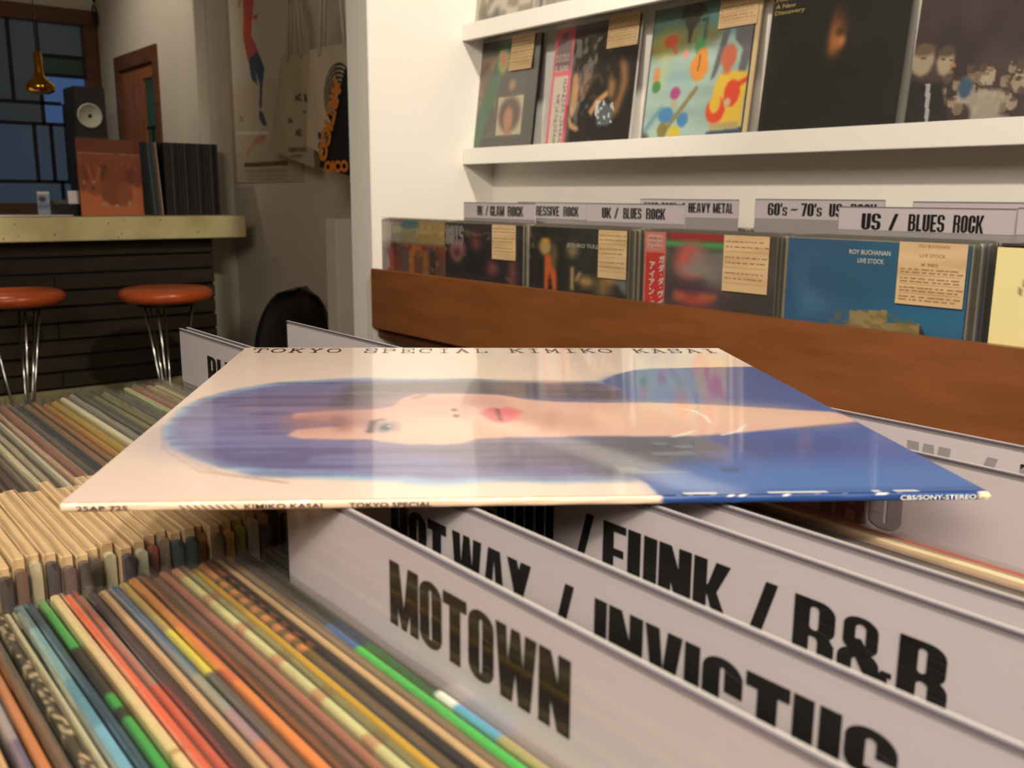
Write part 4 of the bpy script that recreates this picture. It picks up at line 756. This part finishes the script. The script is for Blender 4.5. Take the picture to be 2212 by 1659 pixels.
# pink, red and green swirl with a red paper strip
a = Art(110, 150, (88, 78, 76), 2.1); a.noise(5, 12, 21); a.rect(.2, 0, .8, .10, (176, 50, 48), 3); a.rect(.17, .10, .66, .17, (80, 186, 106), 2); a.ell(.38, .35, .12, .24, (214, 106, 100), 5); a.ell(.42, .46, .14, .08, (170, 150, 150), 5); a.blotch(7, (150, 150, 146), .15, 6, 3, .7, box=(.17, .2, .8, .8)); a.ell(.42, .78, .28, .16, (84, 56, 80), 6, .9); a.ell(.42, .84, .14, .08, (196, 84, 70), 4, .9); a.blotch(10, (214, 110, 80), .3, 16, 2, .7, box=(.25, .74, .6, .95)); a.rect(.66, .62, 1, 1, (60, 52, 50), 8, .8)
a.rect(0, 0, .18, 2.2, (222, 130, 122)); a.rect(.015, .27, .17, 2.2, (214, 58, 56)); a.rect(.02, .04, .155, .23, (226, 190, 180), 1)
s4_ = wall_stack(1.152, a, 'swirling pink and green record with a red paper strip in the wall browser', 9, MX, 1.03, grp='swirling pink')
for tx, y in (('ガダ・ダ・ヴィ', -.110), ('アイアン・バ', -.1345)):
    top = .269-(0 if tx[0] == 'ガ' else .013)
    for ch in tx:
        dot = ch == '・'; hh = .0085 if dot else .0172; part('lettering', text_mesh(ch, y-(.0015 if dot else .0075), y+(.0015 if dot else .0075), top-hh*(.7 if dot else .93), top-hh*.3 if dot else top-.0008, off=.0008, bold=.03), WHITEP, s4_); top -= hh
for i in range(3): part('lettering', text_mesh(['発売中', 'STEREO LP', '2,000'][i], -.146, -.112, .298-i*.009-.0, .304-i*.009, off=.0008), REDP, s4_)
price_card(s4_, -.044, .100, .314, .102, -.0045)
# blue record
a = Art(120, 160, (30, 106, 150), 2.1); a.rect(0, 0, .4, 1, (44, 98, 150), 14, .8); a.rect(.55, .5, 1, 1, (14, 118, 172), 16, .8); a.ell(.45, .4, .3, .25, (24, 92, 130), 20, .6)
a.poly([(.40, .76), (.61, .72), (.61, 1.2), (.40, 1.2)], (166, 146, 96), 0); a.poly([(.61, .85), (.785, .83), (.785, 1.2), (.61, 1.2)], (160, 140, 92), 0); a.poly([(.785, .83), (.83, .96), (.83, 1.2), (.785, 1.2)], (26, 42, 48), 0); a.poly([(.27, .95), (.40, .92), (.40, 1.3), (.2, 1.3)], (158, 138, 92), 0)
a.blotch(30, (126, 112, 70), .25, 33, 0, .6, box=(.28, .74, .78, 1.2)); a.poly([(.10, .9), (.06, .3), (.12, .1), (.10, .5), (.3, .75)], (110, 160, 190), 6, .35); a.line(.12, .12, .5, .42, .02, (110, 160, 190), 6, .3); a.line(.1, .6, .45, .8, .03, (90, 130, 180), 8, .4)
s5_ = wall_stack(.8145, a, 'blue record with stone blocks and a kraft price card in the wall browser', 14, [(176, 168, 150), (150, 90, 84), (120, 116, 104), (90, 84, 76), (200, 196, 180), (70, 70, 66), (60, 96, 150)], 1.03, grp='blue', jc=(60, 110, 170))
part('lettering', text_mesh('ROY BUCHANAN', -.040, .032, .2925, .3000, off=.0008, bold=.012), WHITEP, s5_); part('lettering', text_mesh('LIVE STOCK', -.024, .022, .2790, .2865, off=.0008, bold=.012), WHITEP, s5_)
price_card(s5_, -.048, .107, .316, .096, -.0045, 11, (('ROY BUCHANAN', .3, .75, .3085, .3135), ('LIVE STOCK', .32, .7, .294, .299), ('¥ 980', .35, .6, .280, .285)))
# pale yellow cover at the right edge
a = Art(60, 60, (226, 212, 150)); a.line(.12, .20, .17, .06, .006, (120, 112, 90), 0); a.line(.17, .06, .2, .2, .006, (120, 112, 90), 0); a.line(.14, .15, .3, .14, .005, (120, 112, 90), 0)
s6_ = wall_stack(.462, a, 'plain pale yellow record with faint handwriting at the right photo edge', 12, MX, 1.03, grp='pale yellow', film_=False, mt=ARTM)
m = MB(); m.box(-.0015, .006, -.15, .152, .316, .320); part('dark_top_edge', m.mesh('d', .0005), mat('dark_brown_edge', (66, 48, 40), .5), s6_)
# header cards in the wall browser
def wcard(x, yl, yr, zt, lb, words, z0_, z1_, strip=.040):
    global Z0
    return header(x, yl, zt, yl-yr, lb, words, ZW, strip, (z0_, z1_))
wcard(1.50-.012, 2.045, 1.752, 1.083, 'header card lettered UK / GLAM ROCK above the wall browser', [('UK', 1.985, 1.960), ('/', 1.950, 1.938), ('GLAM', 1.930, 1.872), ('ROCK', 1.858, 1.797)], 1.0495, 1.0745)
wcard(1.557, 1.905, 1.590, 1.085, 'header card lettered PROGRESSIVE ROCK, half hidden behind the glam one', [('PROGRESSIVE', 1.89, 1.742), ('ROCK', 1.727, 1.672)], 1.0517, 1.0755)
wcard(1.465, 1.548, 1.263, 1.086, 'header card lettered UK / BLUES ROCK above the wall browser', [('UK', 1.499, 1.470), ('/', 1.461, 1.448), ('BLUES', 1.434, 1.381), ('ROCK', 1.368, 1.314)], 1.0537, 1.0765)
wcard(1.652, 1.562, 1.276, 1.0955, 'header card lettered HARD ROCK / HEAVY METAL at the wall', [('HARD', 1.55, 1.505), ('ROCK', 1.495, 1.45), ('/', 1.44, 1.425), ('HEAVY', 1.4145, 1.352), ('METAL', 1.345, 1.2905)], 1.066, 1.0875)
wcard(1.652, 1.234, .942, 1.0975, "header card lettered 60's~70's US ROCK at the wall", [("60's", 1.2015, 1.154), ('~', 1.147, 1.128), ("70's", 1.122, 1.074), ('US', 1.058, 1.030), ('ROCK', 1.012, .957)], 1.064, 1.0895)
wcard(1.512, .949, .645, 1.0860, 'large white header card lettered US / BLUES ROCK, nearest in the wall browser', [('US', .9035, .8675), ('/', .8530, .8360), ('BLUES', .8180, .7560), ('ROCK', .7420, .6930)], 1.0468, 1.0748)
wcard(1.60, .86, .57, 1.0955, 'blank lilac header card behind the US / BLUES ROCK card', [], 1.05, 1.07)
wcard(1.49, .635, .36, 1.088, 'blank white header card at the right photo edge', [], 1.05, 1.07)
# low records behind, to carry the rear cards
for j, (yc, n_) in enumerate(((1.85, 8), (1.42, 14), (1.09, 14), (.75, 8))):
    for k in range(n_):
        q = root('record', 'record in a rear row of the wall browser, behind the header cards', 'record', (1.66+k*.0062-(.12 if j in (1,) and False else 0), yc, ZW), (0, 0, 0), 'rear row of the wall browser')
        part('jacket', jmesh(.0041, k % 3), JACK, q, color=MX[k % 7])
bar = mat('bone_toy_cream', (222, 180, 128), .5)

# ------------------------------------------------------------------ the bar
r = root('bar_counter', 'concrete topped bar with dark ribbed plank front across the back', 'bar')
CONC = mat('pitted_concrete', (216, 204, 152), .6, noise=(7, (190, 176, 124)), bump=(50, .35))
n, l = CONC.node_tree.nodes, CONC.node_tree.links; b = n['Principled BSDF']; old = b.inputs['Base Color'].links[0].from_socket
tc = n.new('ShaderNodeTexCoord'); vo = n.new('ShaderNodeTexVoronoi'); vo.inputs['Scale'].default_value = 26; l.new(tc.outputs['Object'], vo.inputs['Vector'])
rp = n.new('ShaderNodeValToRGB'); rp.color_ramp.elements[0].position = .05; rp.color_ramp.elements[1].position = .15; rp.color_ramp.elements[0].color = (.25, .22, .16, 1); l.new(vo.outputs['Distance'], rp.inputs[0])
mx = n.new('ShaderNodeMix'); mx.data_type = 'RGBA'; mx.blend_type = 'MULTIPLY'; mx.inputs[0].default_value = 1; l.new(old, mx.inputs[6]); l.new(rp.outputs[0], mx.inputs[7]); l.new(mx.outputs[2], b.inputs['Base Color'])
part('worktop', bx(-1.2, 1.735, 4.03, 4.60, .912, 1.005, .003), CONC, r)
RIB = mat('ribbed_plank', (64, 53, 36), .6, noise=(4, (50, 41, 28), (1, 1, 8)))
n, l = RIB.node_tree.nodes, RIB.node_tree.links; b = n['Principled BSDF']
tc = n.new('ShaderNodeTexCoord'); wv = n.new('ShaderNodeTexWave'); wv.inputs['Scale'].default_value = 60; wv.bands_direction = 'X'; l.new(tc.outputs['Object'], wv.inputs['Vector']); bp = n.new('ShaderNodeBump'); bp.inputs['Distance'].default_value = .004; bp.inputs['Strength'].default_value = .8; l.new(wv.outputs['Color'], bp.inputs['Height']); l.new(bp.outputs[0], b.inputs['Normal'])
LITRIB = RIB.copy(); LITRIB.name = 'lit_ribbed_plank'  # lit copy for the lowest planks: downlight painted in as a paler colour
for nd in LITRIB.node_tree.nodes:
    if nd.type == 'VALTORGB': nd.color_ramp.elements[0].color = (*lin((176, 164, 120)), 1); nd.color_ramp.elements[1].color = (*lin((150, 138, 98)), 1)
part('carcass', bx(-1.19, 1.617, 4.145, 4.5, .0, .912), LEAD, r)
z = .908; k = 0
while z > .05:
    z1 = z; z0_ = z-.064
    xs = [-1.2, -.3, .45+.25*(k % 3), 1.617]
    for i in range(3):
        part('plank', bx(xs[i]+.002, xs[i+1]-.002, 4.120+.003*((k*7+i*5) % 3), 4.145, z0_+.004, z1-.004, .0015), RIB if z > .335 else LITRIB, r)
    z -= .0672; k += 1
part('kick_board', bx(-1.19, 1.60, 4.135, 4.145, 0, .04), LEAD, r)

# stools
def stool(x, y, rz, lb):
    r = root('bar_stool', lb, 'stool', (x, y, 0), (0, 0, rz), 'orange bar stools')
    m = MB(); m.lathe([(0, .694), (.10, .694), (.150, .698), (.166, .708), (.172, .722), (.168, .738), (.150, .748), (.10, .752), (0, .753)], 40); part('seat', m.mesh('s', smooth=True), VINYL, r)
    m = MB(); m.lathe([(.168, .700), (.1735, .704), (.1735, .712), (.168, .714)], 40); part('seat_piping', m.mesh('p', smooth=True), mat('dark_orange_vinyl', (110, 40, 16), .4), r) if False else None
    m = MB(); m.lathe([(0, .682), (.11, .682), (.11, .695), (0, .695)], 24); part('seat_plate', m.mesh('p'), BLACKM, r)
    for k in range(3):
        a = k*2.094+.75; m = MB()
        for d in (-.30, .30):
            p = [(.098*math.cos(a+d), .098*math.sin(a+d), .69), (.030*math.cos(a+d*.9), .030*math.sin(a+d*.9), .25), (.034*math.cos(a+d*.6), .034*math.sin(a+d*.6), .14), (.09*math.cos(a+d*.3), .09*math.sin(a+d*.3), .055), (.19*math.cos(a), .19*math.sin(a), .006)]
            m.tube(p, .0045, 8)
        part('leg', m.mesh('leg', smooth=True), CHROME, r)
    m = MB(); m.tube([(.105*math.cos(t), .105*math.sin(t), .27) for t in [2*math.pi*i/24 for i in range(25)]], .0055, 8, False)
    for t in (.75, 2.844, 4.938): m.tube([(.028*math.cos(t), .028*math.sin(t), .27), (.105*math.cos(t), .105*math.sin(t), .27)], .004, 6)
    part('foot_ring', m.mesh('r', smooth=True), CHROME, r); return r
stool(.735, 3.80, .2, 'orange round bar stool at the left photo edge'); stool(1.222, 3.612, .9, 'orange round bar stool nearer the plaster wall, right of the other')

# things on the counter
a = Art(110, 110, (236, 136, 86)); a.rect(0, 0, 1, .22, (150, 74, 48), 3); a.rect(0, .22, 1, .60, (176, 92, 60), 4)
for k in range(9): cx = .05+.11*k; a.ell(cx, .42+.05*(k % 3), .09, .10, rr.choice([(122, 58, 40), (170, 86, 52), (140, 66, 44)]), 2, .9); a.ell(cx-.02, .30+.04*(k % 3), .012, .05, (190, 120, 90), 1, .9)
a.ell(.56, .70, .25, .17, (168, 88, 54), 2); a.ell(.70, .72, .13, .16, (186, 100, 62), 2); a.ell(.22, .62, .13, .11, (188, 98, 60), 2); a.poly([(.24, .54), (.30, .34), (.36, .38), (.30, .56)], (206, 120, 80), 1); a.poly([(.16, .54), (.12, .36), (.18, .34), (.22, .54)], (196, 108, 70), 1); a.ell(.05, .60, .06, .08, (170, 86, 54), 2); a.ell(.22, .56, .025, .02, (226, 190, 150), 1); a.ell(.07, .565, .022, .02, (226, 190, 150), 1); a.ell(.36, .85, .07, .02, (226, 180, 140), 1); a.ell(.56, .87, .03, .025, (226, 190, 150), 1); a.ell(.77, .84, .025, .04, (226, 190, 150), 1, rot=.4); a.ell(.2, .64, .03, .02, (110, 52, 38), 1)
q = faced(a, 'orange record cover painted with rabbits, facing out on the bar', (1.234, 4.23, 1.0065), math.radians(.5), .004, (150, 80, 50), rotz=math.radians(112.5), wrinkle=False)
part('lettering', text_mesh('MULTIPLICATION • ERIC GALE', -.150, .150, .252, .259, off=.0008, bold=.02), mat('cream_print', (226, 190, 150), .5), q)
part('jacket_stand', bx(.006, .05, -.04, .04, .0, .06, .001), BLACKM, q)
xx = 1.392
SC_ = [(50, 56, 60), (96, 110, 104), (64, 84, 92), (80, 90, 96), (140, 96, 72), (176, 160, 140)]
for k in range(6):
    q = root('record', ['charcoal', 'sage green', 'teal grey', 'steel grey', 'rust coloured', 'pale'][k]+' record leaning left in the row on the bar', 'record', (xx+.014, 4.41, 1.006), (0, math.radians(-(6-k)*.0-3.0), 0)); xx += .0085
    part('jacket', jmesh(.0050, k % 3), JACK, q, color=SC_[k])
DKC = [(30, 28, 30), (46, 40, 36), (70, 50, 40), (36, 38, 44), (60, 56, 54), (28, 24, 24), (90, 80, 70), (40, 44, 50), (52, 34, 28), (34, 34, 34)]
xx = 1.466
k = 0
while xx < 1.712:
    q = root('record', 'dark record spine in the upright row at the end of the bar', 'record', (xx, 4.41+random.uniform(-.004, .004), 1.0055), (0, 0, 0), 'dark record spines at the end of the bar')
    part('jacket', jmesh(.0046, k % 3), JACK, q, color=DKC[k % 10] if xx < 1.70 else (40, 60, 60)); xx += .0058; k += 1
m = MB(); m.box(0, .30, 0, .22, 0, .004); m.box(.02, .31, -.01, .2, .004, .007); thing('paper_menu', m.mesh('m', .0006), PAPER, 'white papers lying flat near the left end of the bar', 'paper', (.72, 4.06, 1.0055), (0, 0, .05))
q = root('photo_card', 'small upright blue and white picture card on the bar', 'card', (.968, 4.26, 1.0055))
a = Art(24, 40, (150, 160, 176)); a.rect(0, 0, 1, .1, (220, 216, 206)); a.ell(.4, .3, .3, .12, (60, 66, 84), 1); a.rect(0, .5, 1, .7, (110, 124, 150), 2)
part('card', bx(-.024, .024, 0, .004, 0, .10, .0004), mat('card_stock', (150, 156, 170), .6), q); part('printed_front', a.face(.046, .098, (Vector((1, 0, 0)), Vector((0, 0, 1)), Vector((0, -1, 0))), .0004), ARTM, q)
q = root('card_box', 'small black box of cards on the bar', 'box', (1.05, 4.25, 1.0055))
part('tray', bx(-.056, .056, -.03, .06, 0, .05, .002), BLACKM, q)
for k in range(9): part('card', bx(-.050, .050, -.022+k*.008, -.0195+k*.008, .05, .062+.004*(k % 2)), mat('grey_card', (84, 82, 76), .7) if k == 0 else bpy.data.materials['grey_card'], q)
part('white_card', bx(.004, .046, -.028, -.026, .048, .103, .0005), PAPER, q, label='white card standing up')

# speaker
q = root('loudspeaker', 'tall black loudspeaker with a pale cone in front of the window', 'speaker', (1.440, 5.2, .55), (0, 0, 0))
part('cabinet', bx(-.075, .075, 0, .20, 0, 1.078, .004), mat('speaker_black', (24, 19, 20), .55), q)
m = MB(); m.lathe([(.060, 0), (.062, .003), (.056, .005), (.050, -.002), (.020, -.012), (.016, -.006), (0, -.003)], 32); me = m.mesh('c', smooth=True); part('woofer', me, mat('cone_grey', (170, 164, 150), .5), q, (-.006, -.002, .935), (math.pi/2, 0, 0))
m = MB(); m.lathe([(0, .001), (.014, 0), (.010, .007), (0, .010)], 20); part('dust_cap', m.mesh('d', smooth=True), BLACKM, q, (-.006, .004, .935), (math.pi/2, 0, 0))
part('stand', bx(-.10, .10, -.02, .22, -.55, 0, .003), OAKD, q)

# pendant
q = root('pendant_lamp', 'small brass pendant lamp hanging over the left of the bar', 'lamp', (.956, 4.1, 1.477))
m = MB(); m.lathe([(.034, .0), (.050, .008), (.055, .022), (.051, .036), (.034, .050), (.021, .062), (.016, .080), (.015, .150), (.010, .156), (0, .157)], 32); part('shade', m.mesh('s', smooth=True), BRASS, q)
m = MB(); m.lathe([(0, .002), (.028, .001), (.028, .004), (0, .004)], 24); part('diffuser', m.mesh('d'), mat('lamp_glow', (250, 220, 140), .3, emit=(255, 214, 130), es=1.2), q)
m = MB(); m.tube([(0, 0, .155), (0, 0, 1.2225)], .0022, 6); part('cord', m.mesh('c'), BLACKM, q)
# hook chain at the back corner
m = MB()
for k in range(5): z = 2.69-k*.13; m.tube([(.012*math.cos(t), 0 if k % 2 else .012*math.sin(t), z-.06+.06*math.sin(t)) if k % 2 == 0 else (0, .012*math.cos(t), z-.06+.06*math.sin(t)) for t in [2*math.pi*i/12 for i in range(13)]], .005, 6)
thing('hanging_chain', m.mesh('h', smooth=True), LEAD, 'dark iron chain hanging in the back corner beside the window', 'chain', (1.727, 6.0, 0))

# poster
q = root('dancer_poster', 'tall poster with a red and blue dancing figure on the old plaster wall', 'poster', (1.846, 4.03, 1.152))
a = Art(110, 190, (186, 172, 146)); a.rect(0, .10, 1, .52, (196, 190, 180), 4, .6)
H_ = .92
def pp(P): return [((x-500)/155., (y+40)/435.) for x, y in P]
a.poly(pp([(541, -40), (566, -40), (565, 30), (560, 60), (556, 92), (570, 128), (545, 138), (537, 95), (540, 50)]), (196, 70, 46), 0); a.poly(pp([(540, 98), (557, 95), (570, 128), (547, 138)]), (180, 70, 72), 1)
a.poly(pp([(547, 138), (570, 128), (583, 165), (576, 205), (572, 245), (567, 240), (571, 195), (562, 165), (566, 196), (552, 180)]), (34, 60, 92), 0); a.poly(pp([(566, 245), (576, 252), (583, 278), (574, 278), (566, 262)]), (34, 60, 92), 0); a.poly(pp([(541, 0), (532, 30), (528, 30), (534, 0)]), (186, 90, 60), 0); a.poly(pp([(562, 55), (573, 55), (572, 68), (560, 60)]), (190, 84, 60), 0)
a.line(*pp([(512, 287)])[0], *pp([(585, 294)])[0], .006, (214, 206, 190), 0); a.poly(pp([(560, 298), (582, 296), (578, 308), (545, 320), (535, 336), (530, 334), (548, 310)]), (190, 110, 80), 1, .8)  # thin pale line: highlight on plastic, painted into the print
a.rect(.16, .900, .80, .922, (90, 72, 54), 0)
for k in range(4): a.rect(.18, .938+k*.014, .78, .943+k*.014, (140, 118, 92), 0, .8)
part('paper', bx(-.0005, .0025, -.355, .355, 0, H_), mat('poster_paper', (190, 176, 150), .6), q)
part('printed_front', a.face(.708, H_-.002, off=.0012), vmat('poster_print', .3), q)
part('lettering', text_mesh('la', -.262, -.225, .275, .31, off=.002), KRAFTI, q)
part('lettering', text_mesh('DU MUSEE DE', -.235, .20, .074, .090, off=.003, bold=.02), KRAFTI, q)
# bags
def bag(name, lb, x, top, bot, mt, tags, cat='bag', th=.022):
    """top/bot: (y_left, y_right, z_left, z_right)"""
    yc = (top[0]+top[1])/2; zb = min(bot[2], bot[3]); q = root(name, lb, cat, (x, yc, zb)); n = 16; v = []; f = []
    for s in (0, 1):
        for j in range(n+1):
            for i in range(n+1):
                u, w_ = i/n, j/n; yl = bot[0]+(top[0]-bot[0])*w_; yr = bot[1]+(top[1]-bot[1])*w_; zl = bot[2]+(top[2]-bot[2])*w_; zr = bot[3]+(top[3]-bot[3])*w_
                e = math.sin(math.pi*u)**.5*math.sin(math.pi*min(1, w_*.9+.06))**.5; wob = .004*math.sin(u*9+w_*5)
                v.append(((-1 if s == 0 else .3)*(th*.5*e)+wob*e, yl+(yr-yl)*u-yc, zl+(zr-zl)*u-zb))
    N = (n+1)**2
    for s in (0, 1):
        for j in range(n):
            for i in range(n): k = s*N+j*(n+1)+i; f.append((k, k+n+1, k+n+2, k+1) if s == 0 else (k, k+1, k+n+2, k+n+1))
    part('cloth', mesh('cloth', v, f, smooth=True), mt, q)
    yl, yr, zt = top[0]-yc, top[1]-yc, (top[2]+top[3])/2-zb
    for dx in (-.008, .008):
        m = MB(); w_ = yl-yr; m.tube([(dx, yl-w_*.25, zt-.02), (dx, yl-w_*.32, zt+.18), (dx*.5, yl-w_*.5, zt+.27), (dx, yl-w_*.68, zt+.18), (dx, yl-w_*.75, zt-.02)], .007, 6); part('handle', m.mesh('h', smooth=True), mt, q)
    return q
CAN = mat('cream_canvas', (206, 192, 168), .85, bump=(200, .2)); CAN2 = mat('grey_canvas', (176, 160, 136), .85, bump=(200, .2)); BLKC = mat('black_canvas', (22, 22, 30), .85)
BPR = mat('brown_black_print', (58, 48, 42), .7); ORG = mat('orange_print', (222, 130, 44), .6)
q = bag('tote_bag', 'beige cotton tote bag with scattered small black words', 1.735, (3.600, 3.36, 1.64, 1.62), (3.755, 3.36, 1.285, 1.20), CAN2, 0)
for tx, y0, y1, z0_, z1_, ro in (('AC.', .01, .07, .245, .270, 0), ('R', .09, .115, .235, .265, 0), ('ON', -.06, -.02, .165, .185, 0), ('AE', .0, .05, .115, .140, 0), ('ALMOST AWAY', -.06, .09, .055, .072, 0), ('the world of', -.05, .05, .035, .045, 0), ('A.', .075, .10, .195, .21, 0)):
    part('lettering', text_mesh(tx, y0, y1, z0_+.01, z1_+.01, off=.0175, bold=.02), BPR, q)
q = bag('tote_bag', 'white cotton tote bag with black concentric rings', 1.625, (3.155, 2.80, 1.60, 1.59), (3.20, 2.80, 1.275, 1.16), CAN, 0)
ps = []
for rr_ in (.030, .044, .058, .072, .086, .100):
    for k in range(40):
        t0, t1 = [2*math.pi*i/40 for i in (k, k+1)]; ps.append([((rr_+d)*math.cos(t)+.055, (rr_+d)*math.sin(t)+.27) for d, t in ((-.0028, t0), (.0028, t0), (.0028, t1), (-.0028, t1))])
part('printed_rings', polys_mesh(ps, off=.0175), BPR, q); part('lettering', text_mesh('RECORDS', -.10, .10, .13, .155, off=.0175, bold=.03), BPR, q); part('lettering', text_mesh('FOREVER', -.10, .08, .095, .12, off=.0175, bold=.03), BPR, q)
q = bag('tote_bag', 'black cloth bag with fat orange letters by the white pier', 1.575, (2.816, 2.56, 1.50, 1.50), (3.015, 2.72, 1.195, 1.15), BLKC, 0)
part('lettering', text_mesh('ARTICO', -.292, -.122, .06, .335, off=.0185, bold=.07, rot=-118), ORG, q); part('lettering', text_mesh('OICO', -.255, -.09, .022, .062, off=.0185, bold=.07), ORG, q)
# chairs
def chair(x, y, rz, lb, top=.79):
    q = root('shell_chair', lb, 'chair', (x, y, 0), (0, 0, rz)); v = []; f = []; nu, nv = 18, 22
    for j in range(nv+1):
        t = j/nv
        if t < .45: yy, zz = .20-.36*(t/.45), .45-.02*math.sin(t/.45*math.pi)
        elif t < .6: a_ = (t-.45)/.15*math.pi/2; yy, zz = -.16-.06*math.sin(a_), .45+.06*(1-math.cos(a_))
        else: yy, zz = -.22-.05*(t-.6)/.4, .51+(top-.51)*(t-.6)/.4
        hw = .19 if t < .6 else .19*max(1-((t-.6)/.4)**2.2, .0)**.42+.004
        for i in range(nu+1): u = i/nu*2-1; v.append((u*hw, yy+(.05*u*u if t > .5 else 0), zz+(.03*u*u if t < .5 else 0)))
    f = [(j*(nu+1)+i, j*(nu+1)+i+1, (j+1)*(nu+1)+i+1, (j+1)*(nu+1)+i) for j in range(nv) for i in range(nu)]
    o = part('shell', mesh('shell', v, f, smooth=True), BLACKM, q); s = o.modifiers.new('s', 'SOLIDIFY'); s.thickness = .008
    for sx in (-1, 1):
        for sy in (-1, 1): m = MB(); m.tube([(sx*.13, sy*.12, .44), (sx*.22, sy*.20, .006)], .009, 8); part('leg', m.mesh('l', smooth=True), BLACKM, q)
chair(1.40, 3.20, math.radians(110), 'black plastic shell chair by the old plaster wall, beyond the flat cover', .755)
q = root('chair_edge_stand_in', 'black rounded upright shape, half hidden behind the white pier', 'case', (1.545, 2.655, 0))  # stands in for a dark shape taken as a second chair's edge
m = MB(); n = 20; H_ = .70; rings = []
for j in range(13):
    t = j/12; z = H_*t; w_ = (.085+.03*math.sin(t*5))*(1 if t < .6 else math.sqrt(max(1-((t-.6)/.4)**2.4, 0))*.98+.02)
    m.v += [(w_*.8*math.cos(2*math.pi*k/n), w_*1.15*math.sin(2*math.pi*k/n), z) for k in range(n)]; m.c += [(1, 1, 1)]*n
m.f = [(j*n+k, j*n+(k+1) % n, (j+1)*n+(k+1) % n, (j+1)*n+k) for j in range(12) for k in range(n)]+[tuple(range(n)), tuple(range(12*n, 13*n))]
part('shell', m.mesh('s', smooth=True), BLKC, q)
m = MB(); m.tube([(-.075, 0, .34), (-.11, 0, .37), (-.11, 0, .43), (-.075, 0, .46)], .008, 8); part('handle', m.mesh('h', smooth=True), BLACKM, q)
